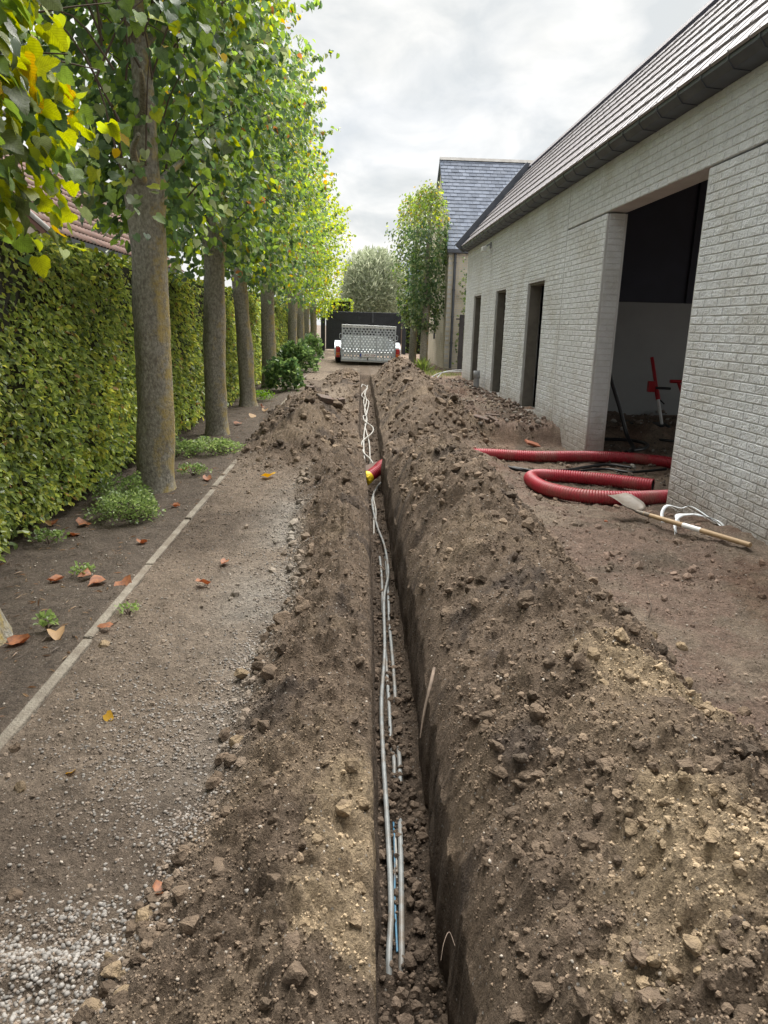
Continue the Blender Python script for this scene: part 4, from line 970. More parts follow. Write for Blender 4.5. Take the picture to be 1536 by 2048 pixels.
cable([(.245, 6.2, -.02), (.24, 6.4, .015), (.25, 6.8, .03), (.24, 7.2, .04), (.25, 7.5, .05)], .0075, M['cable'], 'second pale cable end before the yellow-capped pipe', 8, 60)
cable([(.32, 8.2, .1), (.24, 8.9, .06), (.16, 9.3, .05), (.15, 9.9, .06), (.30, 10.5, .09), (.33, 11.1, .09), (.22, 11.9, .07), (.2, 12.4, .09), (.25, 12.6, .08), (.3, 13.6, .06), (.34, 14.6, .1), (.26, 15.4, .08), (.22, 16.3, .06), (.35, 17.4, .1)], .011, M['cable'], 'winding pale cable snaking along the far part of the trench', 8, 220)
cable([(.17, 8.9, .02), (.17, 9.8, .05), (.2, 11, .06), (.26, 12.2, .06), (.24, 13.4, .07), (.3, 14.8, .1), (.28, 16, .12), (.36, 17.2, .14), (.26, 17.8, .16), (.22, 17.3, .14)], .011, M['cable'], 'pale cable with a loop at the far end of the trench', 8, 200)
cable([(.24, 8.8, .02), (.25, 10, .04), (.22, 11.5, .05), (.27, 13, .05), (.24, 14.6, .08), (.3, 16.2, .1), (.38, 17.6, .16)], .010, M['cable'], 'straightest pale cable in the far part of the trench', 8, 160)

# ------------------------------------------------------------------ red corrugated pipes
def corrugated(pts, R_, n, name_label, open_end=None, period=.024):
    P = spline(pts, 400); d = np.r_[0, np.cumsum(np.linalg.norm(np.diff(P, axis=0), axis=1))]; Ltot = d[-1]; m = int(Ltot / (period / 4))
    u = np.linspace(0, Ltot, m); Q = np.stack([np.interp(u, d, P[:, i]) for i in range(3)], -1)
    rad = R_ - .0045 + .0045 * np.tanh(2.5 * np.sin(u / period * 2 * np.pi))
    return Q, rad
def pipe(pts, label, cap=False, openend=False):
    T = tag(empty('drain_pipe', pts[0]), label, 'pipe'); o_ = np.array(pts[0])
    Q, rad = corrugated(pts, .066, 0, ''); Q = Q - o_
    v, f = tube_arr(Q, rad, 22); MB().add(v, f, True).build('pipe_body', M['redpipe'], T)
    v, f = tube_arr(Q[::4], .054, 16); MB().add(v, [q[::-1] for q in f], True).build('pipe_lining', M['redin'], T)
    dirx = Vector(Q[0] - Q[6]).normalized()
    a, b = Vector(Q[0]), Vector(Q[0]) + dirx * .05
    if cap:
        MB().tube([a - dirx * .02, b, b + dirx * .012], [.070, .070, .05], 22).build('end_cap', M['yellow'], T)
        mb = MB(); side = dirx.cross(Vector((0, 0, 1))).normalized(); up = side.cross(dirx)
        for k in range(10):
            t_ = k / 10 * 2 * math.pi; c_ = b + (side * math.cos(t_) + up * math.sin(t_)) * .062; mb.bar(c_ - dirx * .03, c_ + dirx * .012, .018, .018)
        mb.build('cap_rib', M['yellow'], T)
    if openend:
        # rim ring joining outer and inner wall
        side = dirx.cross(Vector((0, 0, 1))).normalized(); up = side.cross(dirx); n = 22
        o1 = [a + dirx * .001 + (side * math.cos(t_) + up * math.sin(t_)) * .067 for t_ in np.linspace(0, 2 * math.pi, n, endpoint=False)]; i1 = [a + dirx * .001 + (side * math.cos(t_) + up * math.sin(t_)) * .0535 for t_ in np.linspace(0, 2 * math.pi, n, endpoint=False)]
        MB().add(o1 + i1, [(k, (k + 1) % n, n + (k + 1) % n, n + k) for k in range(n)]).build('pipe_rim', M['redpipe'], T)
    return T
pipe([(.185, 7.62, -.21), (.28, 7.72, -.16), (.42, 7.86, -.09), (.9, 8.05, -.03), (1.5, 8.02, .0), (2.1, 7.99, -.012), (2.77, 8.02, -.005), (3.25, 7.98, -.01), (3.55, 7.78, -.012), (3.9, 7.3, -.01), (4.1, 6.6, -.01)], 'red corrugated pipe crossing from the opening to the trench, yellow cap on its end', cap=True)
pipe([(2.86, 6.46, .0), (2.45, 6.76, -.01), (2.05, 6.90, -.012), (1.82, 6.84, -.005), (1.735, 6.62, .0), (1.80, 6.30, -.012), (2.05, 6.05, -.015), (2.40, 5.98, -.015), (2.80, 6.05, -.015), (3.3, 6.15, -.015)], 'red corrugated pipe bent in a hairpin on the earth, its open end towards the wall', openend=True)
def hose(pts, r, label, m='hose', n=120):
    P = spline(pts, n); return tag(MB().tube(P, r, 8).build('hose', M[m]), label, 'hose')
hose([(1.55, 7.55, -.02), (1.9, 7.45, -.075), (2.3, 7.5, -.075), (2.65, 7.68, -.06), (2.9, 7.75, -.05), (3.1, 7.6, -.05)], .017, 'black hose lying on the earth in front of the straight red pipe')
hose([(1.75, 7.5, -.05), (2.1, 7.38, -.075), (2.5, 7.5, -.075), (2.8, 7.55, -.06), (3.0, 7.35, -.05), (3.4, 7.4, -.02)], .015, 'second black hose lying close beside the straight red pipe')
hose([(3.16, 8.9, 1.05), (3.25, 8.9, .80), (3.38, 8.85, .45), (3.46, 8.75, .15), (3.46, 8.5, .02), (3.3, 8.3, .0)], .026, 'stiff black hose hanging down inside the opening beside its left jamb')
hose([(3.0, 9.0, .03), (3.3, 9.15, .03), (3.65, 9.1, .03), (3.75, 8.8, .03), (3.6, 8.5, .02), (3.4, 8.35, .02)], .022, 'black hose looped on the floor of the opening')
hose([(3.9, 9.35, .03), (4.2, 9.1, .03), (4.5, 8.9, .03), (4.55, 8.7, .03), (4.35, 8.5, .03), (4.0, 8.45, .02)], .018, 'black cable curling on the floor before the red stand')
hose([(3.0, 10.6, .25), (3.3, 10.55, .15), (3.6, 10.4, .06), (4.0, 10.2, .03)], .016, 'black cable trailing down the back wall to the tool case')

# ------------------------------------------------------------------ things in the opening
def toolcase():
    c = tag(empty('tool_case', (4.12, 9.75, .01), -.18), 'flat black tool case with red latches on the rubble floor', 'tool case')
    MB().box((-.29, -.2, 0), (.29, .2, .09)).build('case_base', M['black'], c, .02)
    MB().box((-.285, -.195, .093), (.285, .195, .17)).build('case_lid', M['black'], c, .025)
    for x in (-.17, .17): MB().box((x - .025, -.215, .05), (x + .025, -.2, .12)).build('latch', M['red'], c, .004)
    MB().tube([(-.08, -.205, .05), (-.07, -.24, .05), (.07, -.24, .05), (.08, -.205, .05)], .012, 8).build('handle', M['red'], c)
    for x in (-.24, -.1, .05, .2): MB().box((x, -.19, .171), (x + .03, .19, .18)).build('lid_rib', M['black'], c, .003)
toolcase()
def stand():
    s = tag(empty('drill_stand', (4.30, 9.55, .0)), 'red and white telescopic stand leaning upright before the grey inner wall', 'stand')
    d = Vector((-.07, .55, 1.06)); q = lambda t: d * t
    MB().tube([q(0), q(.48)], .021, 12).build('lower_tube', M['white'], s)
    MB().tube([q(.10), q(.13)], .026, 12).build('collar', M['black'], s)
    MB().tube([q(.47), q(.58)], .032, 12).build('sleeve', M['red'], s)
    MB().tube([q(.58), q(1.0)], .024, 12).build('upper_tube', M['red'], s)
    m_ = q(.62)
    MB().box((m_.x - .13, m_.y - .04, m_.z - .06), (m_.x - .03, m_.y + .02, m_.z + .09)).build('clamp', M['red'], s, .008)
    MB().tube([(m_.x - .02, m_.y - .04, m_.z), (m_.x + .18, m_.y - .05, m_.z - .005)], .018, 10).build('crank_handle', M['black'], s)
    MB().tube([(m_.x + .03, m_.y - .03, m_.z - .14), (m_.x + .12, m_.y - .05, m_.z - .22)], .010, 8).build('lever', M['black'], s)
stand()
def tprop():
    s = tag(empty('drill_stand', (4.78, 9.7, .0)), 'red T-topped stand mostly hidden behind the near wall edge', 'stand')
    MB().tube([(.1, .1, 0), (-.08, .5, .72)], .022, 10).build('upper_tube', M['red'], s)
    MB().tube([(-.2, .5, .73), (.2, .5, .73)], .026, 10).build('cross_handle', M['red'], s)
tprop()
def knob():
    s = tag(empty('wall_outlet', (2.99, 8.6, 1.12)), 'small black fitting inside the opening on the left jamb', 'fitting')
    MB().tube([(0, 0, 0), (.06, -.02, 0), (.10, -.03, -.01)], [.018, .02, .03], 10).build('fitting_body', M['black'], s)
knob()
def rubble():
    n = 900; x = rng.uniform(2.85, 5.2, n); y = rng.uniform(6, 11, n); s = np.minimum(.012 * (1 - rng.uniform(0, 1, n)) ** -.5, .05)
    P = np.stack([x, y, ground_z(x, y) + s * .3], -1)
    c = np.where(rng.uniform(0, 1, (n, 1)) < .25, np.array([.38, .36, .33]), np.array([.17, .135, .11])) * rng.uniform(.6, 1.2, (n, 1))
    o = scatter_mesh('rubble', ROCK1, F1, P, s, c, M['clodv'], None); tag(o, 'loose stony rubble on the floor of the large opening', 'rubble', kind='stuff')
    n = 1500; x = np.where(rng.uniform(0, 1, n) < .5, rng.normal(2.55, .12, n), rng.uniform(1.5, 2.72, n)); x = np.minimum(x, 2.73); y = rng.uniform(9.3, 17, n); s = np.minimum(.013 * (1 - rng.uniform(0, 1, n)) ** -.45, .05)
    P = np.stack([x, y, ground_z(x, y) + s * .3], -1)
    c = np.where(rng.uniform(0, 1, (n, 1)) < .3, np.array([.34, .30, .26]), np.array([.17, .125, .10])) * rng.uniform(.6, 1.2, (n, 1))
    o = scatter_mesh('wall_rubble', ROCK1, F1, P, s, c, M['clodv'], None); tag(o, 'stony rubble scattered along the foot of the wall under the windows', 'rubble', kind='stuff')
rubble()

# ------------------------------------------------------------------ shovel and straps
def shovel():
    gz0 = float(ground_z(2.2, 5.25)); p0 = Vector((2.20, 5.16, gz0 + .09)); p1 = Vector((2.585, 4.28, float(ground_z(2.58, 4.28)) + .045))
    T = tag(empty('shovel', p0), 'shovel with a wooden handle lying on the earth by the wall', 'shovel')
    d = (p1 - p0)
    MB().tube([d * t_ for t_ in np.linspace(.06, 1, 12)], np.interp(np.linspace(.06, 1, 12), [0, .5, 1], [.0165, .019, .0175]), 12).build('handle', M['wood'], T)
    MB().tube([d * .44, d * .60], .0194, 12).build('handle_label', M['plate'], T)
    MB().tube([-d.normalized() * .03, d * .12], [.012, .0195], 12).build('socket', M['steel'], T)
    # blade: rounded square sheet, dished, rising towards its edge
    f = -d.normalized(); side = f.cross(Vector((0, 0, 1))).normalized(); up = side.cross(f)
    if up.z < 0: up = -up
    f2 = (f * .93 + up * .30 + side * -.1).normalized(); n2 = side.cross(f2).normalized(); n2 = n2 if n2.z > 0 else -n2
    V_, F_ = [], []; nu, nv = 9, 9
    for i in range(nu):
        for j in range(nv):
            u = i / (nu - 1); w = j / (nv - 1) * 2 - 1
            wd = .105 * (.55 + .45 * min(1, u * 4) ** .6) * (1 if u < .75 else 1 - .10 * ((u - .75) / .25) ** 2)
            V_.append(f2 * (u * .27 - (.03 * w * w if u > .8 else 0) + .0) + side * (w * wd) + n2 * (.028 * w * w + .012 * math.sin(u * 3)))
    for i in range(nu - 1):
        for j in range(nv - 1): F_.append((i * nv + j, i * nv + j + 1, (i + 1) * nv + j + 1, (i + 1) * nv + j))
    o = MB().add(V_, F_, True).build('blade', M['steel'], T); so = o.modifiers.new('thickness', 'SOLIDIFY'); so.thickness = .004
shovel()
def strap(pts, label, w=.026):
    P = spline(pts, 40); T = np.gradient(P, axis=0); T /= np.linalg.norm(T, axis=1)[:, None]
    s_ = np.cross(T, np.array([.35, -.2, 1.])); s_ /= np.linalg.norm(s_, axis=1)[:, None]
    V_ = np.concatenate([P - s_ * w / 2, P + s_ * w / 2]); n = len(P)
    o = MB().add(V_, [(i, i + 1, n + i + 1, n + i) for i in range(n - 1)], True).build('packing_strap', M['strap']); so = o.modifiers.new('thickness', 'SOLIDIFY'); so.thickness = .0025
    return tag(o, label, 'strap')
g0 = lambda x, y: float(ground_z(x, y))
strap([(2.38, 5.12, g0(2.38, 5.12) + .0), (2.42, 5.24, .05), (2.50, 5.33, .085), (2.58, 5.27, .08), (2.64, 5.22, .105), (2.72, 5.03, .05), (2.69, 4.86, .055), (2.70, 4.72, .01)], 'white plastic strap arching over the earth behind the shovel handle')
strap([(2.47, 5.02, .0), (2.50, 5.15, .05), (2.60, 5.12, .07), (2.69, 5.10, .06), (2.70, 4.92, .075), (2.72, 4.82, .03), (2.66, 4.70, .0)], 'lower white plastic strap bent towards the wall', .034)
strap([(2.34, 4.80, -.01), (2.38, 4.92, .05), (2.47, 5.03, .08), (2.58, 5.05, .09)], 'short white strap end sticking up left of the shovel handle', .022)
strap([(2.60, 4.33, .045), (2.63, 4.26, .04), (2.63, 4.14, .01), (2.62, 4.05, -.03)], 'white strap end poking out below the tip of the shovel handle', .034)

# ------------------------------------------------------------------ loose bricks and roots
def blk(x, y, size, rot, label, m='redbrick', lift=.0, name='loose_brick', cat='brick'):
    v, f = I2.copy(), F2
    o = MB().box((-size[0] / 2, -size[1] / 2, -size[2] / 2), (size[0] / 2, size[1] / 2, size[2] / 2)).build(name, M[m], None, .008, loc=(x, y, g0(x, y) + size[2] * .3 + lift), rot=rot); return tag(o, label, cat)
blk(-.60, 10.5, (.16, .12, .09), (.1, .15, .3), 'small squared brick on the crest of the left heap')
blk(-.24, 10.6, (.26, .12, .08), (.1, -.12, .25), 'long broken slab beside the small brick on the left heap crest')
blk(-.35, 9.1, (.2, .14, .08), (.3, .2, .6), 'flat dirty block half buried in the left heap near the trench lip')
blk(1.75, 9.55, (.22, .11, .07), (.1, .2, -.5), 'brown brick lying on the flat earth before the far windows')
blk(2.05, 10.3, (.2, .1, .05), (.05, .1, .3), 'thin brown brick piece nearest the third window')
blk(1.9, 9.5, (.18, .05, .04), (.1, .3, -.9), 'narrow brick sliver left of the brown brick')
blk(2.35, 9.05, (.2, .12, .03), (.25, .3, .2), 'broken terracotta tile lying before the earth step', 'terracotta', .03, 'tile_shard', 'tile')
blk(1.95, 5.15, (.035, .025, .02), (.2, .3, 1), 'tiny terracotta chip on the earth left of the shovel', 'terracotta', 0, 'tile_shard', 'tile')
blk(1.28, 2.05, (.05, .03, .02), (.2, .3, 1), 'small red brick chip on the right edge of the near heap', 'terracotta', .01, 'tile_shard', 'tile')
o = MB().box((-.11, -.06, -.04), (.11, .06, .04)).build('loose_brick', M['redbrick'], None, .008, loc=(.24, 8.05, -.2), rot=(.2, -.25, .5)); tag(o, 'brown brick wedged in the trench behind the yellow cap', 'brick')
def root(pts, rad, label, m='root', cat='root'):
    P = spline(pts, 24); o = MB().tube(P, np.interp(np.linspace(0, 1, 24), np.linspace(0, 1, len(rad)), rad), 7).build('root', M[m]); return tag(o, label, cat)
root([(.35, 2.62, .06), (.325, 2.55, .0), (.30, 2.5, -.08), (.285, 2.46, -.16)], [.008, .008, .005, .002], 'pale split root poking from the right trench wall')
root([(1.50, 3.25, .02), (1.53, 3.3, .06), (1.56, 3.42, .07), (1.58, 3.5, .11)], [.004, .004, .003, .002], 'thin dark twig standing from the reddish earth right of the heap', 'twig', 'twig')
root([(.262, 1.36, -.02), (.25, 1.38, -.0), (.235, 1.36, -.01), (.225, 1.33, -.03)], [.0007, .0007, .0006, .0004], 'hair-thin pale root on the right trench edge at the bottom')
root([(.07, 2.95, .1), (.085, 2.9, .06), (.09, 2.85, -.02)], [.004, .008, .003], 'torn pale root on the left trench lip')
root([(2.0, 18.3, .15), (2.3, 18.6, .26), (2.9, 18.9, .28), (3.5, 19, .2)], [.015, .015, .015, .01], 'grey pipe lying bent over the dark earth near the far wall corner', 'conduit', 'pipe')
root([(2.1, 18.0, .15), (2.4, 18.8, .27), (3.0, 19.3, .3), (3.6, 19.6, .2)], [.015, .015, .015, .01], 'second grey pipe bent behind the first near the far corner', 'conduit', 'pipe')

# ------------------------------------------------------------------ foliage helpers
LN_V = np.array([(0, .04, 0), (0, .36, -.02), (0, .70, -.03), (0, 1.02, -.10), (-.30, -.07, .06), (-.52, .24, .09), (-.45, .56, .07), (-.22, .84, .0), (.30, -.07, .06), (.52, .24, .09), (.45, .56, .07), (.22, .84, .0)], float)
LN_F = np.array([(0, 1, 5, 4), (1, 2, 6, 5), (2, 3, 7, 6), (0, 8, 9, 1), (1, 9, 10, 2), (2, 10, 11, 3)])
LM_V = np.array([(0, 0, 0), (0, 1, -.06), (-.42, .22, .07), (-.34, .68, .04), (.42, .22, .07), (.34, .68, .04)], float)
LM_F = np.array([(0, 1, 3, 2), (0, 4, 5, 1)])
LR_V = np.array([(0, .03, 0), (0, .45, -.02), (0, 1.0, -.10), (-.34, -.02, .05), (-.50, .36, .08), (-.30, .76, .03), (.34, -.02, .05), (.50, .36, .08), (.30, .76, .03)], float)
LR_F = np.array([(0, 1, 4, 3), (1, 2, 5, 4), (0, 6, 7, 1), (1, 7, 8, 2)])
LH_V = np.array([(0, 0, 0), (0, 1, -.05), (-.30, .3, .08), (-.27, .68, .06), (.30, .3, .08), (.27, .68, .06)], float)
LW_V = np.array([(0, 0, 0), (0, 1, -.1), (-.08, .3, .0), (-.07, .65, .0), (.08, .3, .0), (.07, .65, .0)], float)
def unit(a): return a / (np.linalg.norm(a, axis=-1, keepdims=True) + 1e-9)
def frames(D, N): D = unit(D); Sd = unit(np.cross(D, N)); N = np.cross(Sd, D); return np.stack([Sd, D, N], -1)
def leaves(name, P, D, N, s, V0, F0, cols, m, parent, curl=.0):
    R_ = frames(D, N); k = len(V0)
    T = np.broadcast_to(V0, (len(P), k, 3)).copy()
    T[:, :, 2] += rng.normal(0, .25, (len(P), 1)) * T[:, :, 1] ** 2 * .5 + np.abs(rng.normal(0, .35, (len(P), 1))) * np.abs(T[:, :, 0])
    Vv = np.einsum('nij,nkj->nki', R_, T) * s[:, None, None] + P[:, None, :]
    Ff = (F0[None] + (np.arange(len(P)) * k)[:, None, None]).reshape(-1, F0.shape[1])
    return tag(obj(name, mesh_np(name, Vv.reshape(-1, 3), Ff, m, False, np.repeat(cols, k, 0)), parent), kind='stuff')
def mixcols(n, table, w):
    w = np.array(w, float); i = rng.choice(len(table), n, p=w / w.sum()); return np.array(table)[i] * rng.uniform(.75, 1.2, (n, 1))
YG, GR, DG, GO, DU, BR = (.29, .36, .04), (.16, .255, .05), (.075, .13, .055), (.50, .36, .03), (.21, .25, .13), (.28, .14, .05)
leaf_meshes = []
for mi, lm_ in enumerate(LEAFM):
    for q in range(3):
        r = np.random.default_rng(q + 7 * mi); tv = np.array([0, .12, .27, .43, .58, .72, .86, 1.0]); wv = np.array([.30, .46, .52, .51, .45, .34, .18, .0]); bv_ = np.array([-.08, .02, .18, .36, .53, .68, .84, 1.03])
        v, f = [], []
        cl, fo, rip = r.normal(0, .22), abs(r.normal(.12, .2)), r.uniform(0, 6)
        for k in range(8):
            for sx in (-1, -.5, 0, .5, 1):
                w_ = wv[k] * sx; yy_ = (bv_[k] if abs(sx) == 1 else (tv[k] * .5 + bv_[k] * .5 if sx else tv[k])) if k else (.03 if sx == 0 else (-.03 if abs(sx) == .5 else -.08))
                if abs(sx) == 1 and 0 < k < 7: yy_ += .035 * (-1) ** k; w_ *= 1 + .05 * (-1) ** k
                v.append((w_, yy_, cl * yy_ ** 2 + fo * abs(w_) - .10 * yy_ ** 3 + .03 * math.sin(yy_ * 9 + rip) * sx + r.normal(0, .006)))
        for k in range(7):
            for j in range(4): f.append((k * 5 + j, k * 5 + j + 1, (k + 1) * 5 + j + 1, (k + 1) * 5 + j))
        leaf_meshes.append(mesh_np('leaf', np.array(v), np.array(f), lm_, True))
# ------------------------------------------------------------------ pleached lindens
def trunk_mesh(path, rad, seg=20, amp=.06, seed=0):
    v, f = tube_arr(path, rad, seg); P = np.repeat(np.array(path), seg, 0); d = v - P
    a = np.arctan2(d[:, 1], d[:, 0]); w = 1 + amp * noise(a * 1.6 + seed, v[:, 2] * 2.2, seed) + amp * .5 * noise(a * 4, v[:, 2] * 6, seed + 1)
    return P + d * w[:, None], f
def linden(x, y, base, top, label, r0, nleaf, lsize, cz0=2.15, cz1=6.0, cc=None, rad=(.78, 1.45), near=0, zfork=2.45, colw=(4, 5, 3, .5, 1.5, .2), lean=(0, 0)):
    T = tag(empty('linden_tree', (x, y, 0)), label, 'tree', 'row of pleached lindens along the hedge')
    zb = float(ground_z(x, y)) - .05
    n = 34; zz = np.linspace(zb, zfork, n); tt = (zz - zb) / (zfork - zb)
    path = np.stack([lean[0] * tt + .009 * np.sin(tt * 5 + y), lean[1] * tt + .02 * np.sin(tt * 4), zz], -1)
    r = r0 * (1 + .40 * np.exp(-tt * 20) - .10 * tt + .16 * np.exp(-((tt - .97) / .05) ** 2))
    v, f = trunk_mesh(path, r, 26, .12, int(y * 3)); tr = MB().add(v, f, True).build('trunk', M['bark'], T)
    lp = [path[-1] - [0, 0, .15], path[-1] + [.02, 0, .6], path[-1] + [-.03, .02, 1.6], (lean[0] + .02, .0, cz1 - .5)]
    Q = spline(lp, 20); v, f = trunk_mesh(Q, np.linspace(r0 * .72, .025, 20), 12, .08, 3); MB().add(v, f, True).build('leader', M['bark'], tr)
    cx, cy = cc if cc else (0, 0)
    # side limbs trained along the row, and upright shoots
    for k in range(7):
        h = zfork - .1 + k * .5; sgn = 1 if k % 2 else -1
        for s2 in (sgn, -sgn):
            a = np.array([lean[0], 0, h]); b = a + np.array([rng.uniform(-.25, .35), s2 * rng.uniform(.8, 1.25), rng.uniform(.1, .5)])
            MB().tube(spline([a, (a + b) / 2 + [rng.uniform(-.1, .15), 0, .08], b], 8), np.linspace(.04, .012, 8), 7).build('limb', M['bark'], tr)
    nl = nleaf
    u = rng.uniform(0, 1, nl); ang = rng.uniform(-np.pi, np.pi, nl); rr = rng.uniform(0, 1, nl) ** .42
    z = cz0 + (cz1 - cz0) * u
    wz = np.interp(z, [cz0, cz0 + .4, 4.2, 5.4, cz1], [.5, .72, 1.1, 1.15, .7])
    ca, sa = np.cos(ang), np.sin(ang); sup = (np.abs(ca) ** 3 + np.abs(sa) ** 3) ** (-1 / 3)
    lump = 1 + .42 * fbm(ang * 2.2 + y, z * 1.7, 3, int(y) + 3)
    X_ = cx + rad[0] * wz * sup * ca * rr * lump; Y_ = cy + rad[1] * sup * sa * rr * lump
    z = z + .12 * rng.normal(size=nl)
    # shoots that stick out of the clipped face
    ns = 55; q = rng.choice(nl, ns, replace=False); sel_ = np.repeat(q, 16); tt_ = np.tile(np.linspace(.0, 1, 16), ns); sl_ = np.repeat(rng.uniform(.15, .55, ns), 16)
    od = np.stack([ca[sel_] * .8, sa[sel_] * .35, np.repeat(rng.uniform(-.1, 1.1, ns), 16)], -1); od /= np.linalg.norm(od, axis=1)[:, None]
    bx = cx + rad[0] * wz[sel_] * sup[sel_] * ca[sel_] * .92 * lump[sel_]; by = cy + rad[1] * sup[sel_] * sa[sel_] * .92 * lump[sel_]
    k_ = len(sel_); dst = rng.choice(nl, k_, replace=False)
    X_[dst] = bx + od[:, 0] * tt_ * sl_ + rng.normal(0, .03, k_); Y_[dst] = by + od[:, 1] * tt_ * sl_ + rng.normal(0, .03, k_); z[dst] = z[sel_] + od[:, 2] * tt_ * sl_; rr[dst] = 1
    # thin out the mass in clumps so the wood and gaps show
    dens = fbm(X_ * 2.5 + 3, (Y_ + y) * 2.5 + z * 2.1, 3, 600 + int(y)); keep = (dens > -.13) | (rr == 1)
    keep &= ~((Y_ < -.1) & (np.abs(X_ - lean[0]) < .2) & (rng.uniform(0, 1, nl) < .75))
    X_, Y_, z, rr, dens = X_[keep], Y_[keep], z[keep], rr[keep], dens[keep]; nl = len(z)
    P = np.stack([X_, Y_, z], -1)
    outw = unit(np.stack([X_ - cx, (Y_ - cy) * .6, np.full(nl, .0)], -1))
    D = unit(outw * .6 + np.array([0, 0, -.75]) + rng.normal(0, .5, (nl, 3))); N = unit(outw * .7 + np.array([0, 0, .75]) + rng.normal(0, .45, (nl, 3)))
    s = lsize * rng.uniform(.6, 1.15, nl)
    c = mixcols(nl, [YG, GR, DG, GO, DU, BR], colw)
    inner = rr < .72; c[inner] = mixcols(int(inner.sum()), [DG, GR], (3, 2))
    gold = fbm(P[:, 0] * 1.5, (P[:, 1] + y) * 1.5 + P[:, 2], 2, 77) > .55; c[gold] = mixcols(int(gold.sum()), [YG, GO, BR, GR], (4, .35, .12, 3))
    crown = empty('crown', parent=T)
    Wp = P + np.array([x, y, 0]); px, py, pd = proj(Wp)
    if near:
        vis = (px > -30) & (px < 1000) & (py > -30) & (rr > .6); size = np.where(vis, s / np.maximum(pd, .5), 0); order = np.argsort(-size)[:near]
        R_ = frames(D, N)
        for i in order:
            mi = rng.choice(5, p=([.46, .24, .12, .04, .14] if y < 4 else [.16, .32, .30, .02, .20])); me = leaf_meshes[mi * 3 + rng.integers(0, 3)]
            o = obj('leaf', me, crown); o.matrix_local = Matrix.Translation(P[i]) @ Matrix(R_[i].tolist()).to_4x4() @ Matrix.Scale(s[i], 4)
        kk = np.ones(nl, bool); kk[order] = False; P, D, N, s, c = P[kk], D[kk], N[kk], s[kk], c[kk]
    big = lsize > .07 and near
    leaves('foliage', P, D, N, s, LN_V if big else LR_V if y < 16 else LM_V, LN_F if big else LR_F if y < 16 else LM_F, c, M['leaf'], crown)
    if y < 13:
        mb = MB()
        for k in range(60 if near else 30):
            a = np.array([lean[0] + rng.uniform(-.1, .1), rng.uniform(-1.0, 1.0), rng.uniform(cz0 + .2, cz1 - 1.2)])
            b = a + np.array([rng.uniform(-.5, .75), rng.uniform(-.3, .3), rng.uniform(.1, .9)]); mb.tube(spline([a, (a + b) / 2 + [0, 0, .1], b], 6), np.linspace(.009, .003, 6), 5, False)
        mb.build('twigs', M['twig'], crown)
    return T
linden(-1.70, 3.05, 0, 0, 'nearest linden, cut off by the left edge, with large yellow-green leaves', .135, 14000, .082, 1.78, 4.6, (-.05, -.45), (.86, 1.15), 300, 2.3, (6, 4, 2, .5, 1.5, .15), (-.25, -.1))
linden(-1.69, 6.06, 0, 0, 'linden with the thickest full-length trunk, a green weed at its foot', 0.152, 15000, .08, 2.12, 6.0, None, (.78, 1.2), 300, 2.45, (1.3, 4.5, 6, .15, 2.5, .06), (.08, 0))
linden(-1.70, 9.0, 0, 0, 'second full trunk from the left, yellow lichen on its right side', .135, 11500, .082, 2.05, 6.0, None, (.8, 1.2), 150, 2.4, (1.8, 5, 5, .15, 2, .08), (.05, 0))
linden(-1.74, 12.1, 0, 0, 'linden with a slim trunk leaning left, flared at the root', .125, 10500, .08, 2.05, 5.9, None, (.85, 1.2), 0, 2.4, (1.5, 4, 5, .2, 3, .15), (-.12, 0))
linden(-1.74, 15.3, 0, 0, 'linden rising behind the nearer leafy green shrub', .15, 9000, .085, 2.05, 6.0, None, (.85, 1.2), 0, 2.3, (3, 5, 3.5, .3, 1.5, .2), (-.02, 0))
linden(-1.72, 21.1, 0, 0, 'linden behind the bigger shrub, left one of four close far trunks', .14, 7500, .1, 1.95, 6.1, (0, -1.2), (.9, 2.6), 0, 2.2, (3.5, 5, 3, .3, 1, .15))
linden(-1.72, 23.9, 0, 0, 'second of the four close far linden trunks', .14, 5500, .1, 2.1, 6.1, None, (.92, 1.45), 0, 2.2, (6, 5, 2.5, .25, .5, .06))
linden(-1.72, 27.0, 0, 0, 'third of the four close far linden trunks', .15, 5500, .1, 2.05, 6.2, None, (1.0, 1.5), 0, 2.1, (7, 4, 1.5, .35, .3, .05))
linden(-1.68, 31.2, 0, 0, 'last linden of the row beside the gate, brightest yellow leaves', .15, 6500, .11, 1.75, 6.2, (.1, 0), (1.15, 1.6), 0, 2.1, (9, 3, .8, .9, .2, .05))

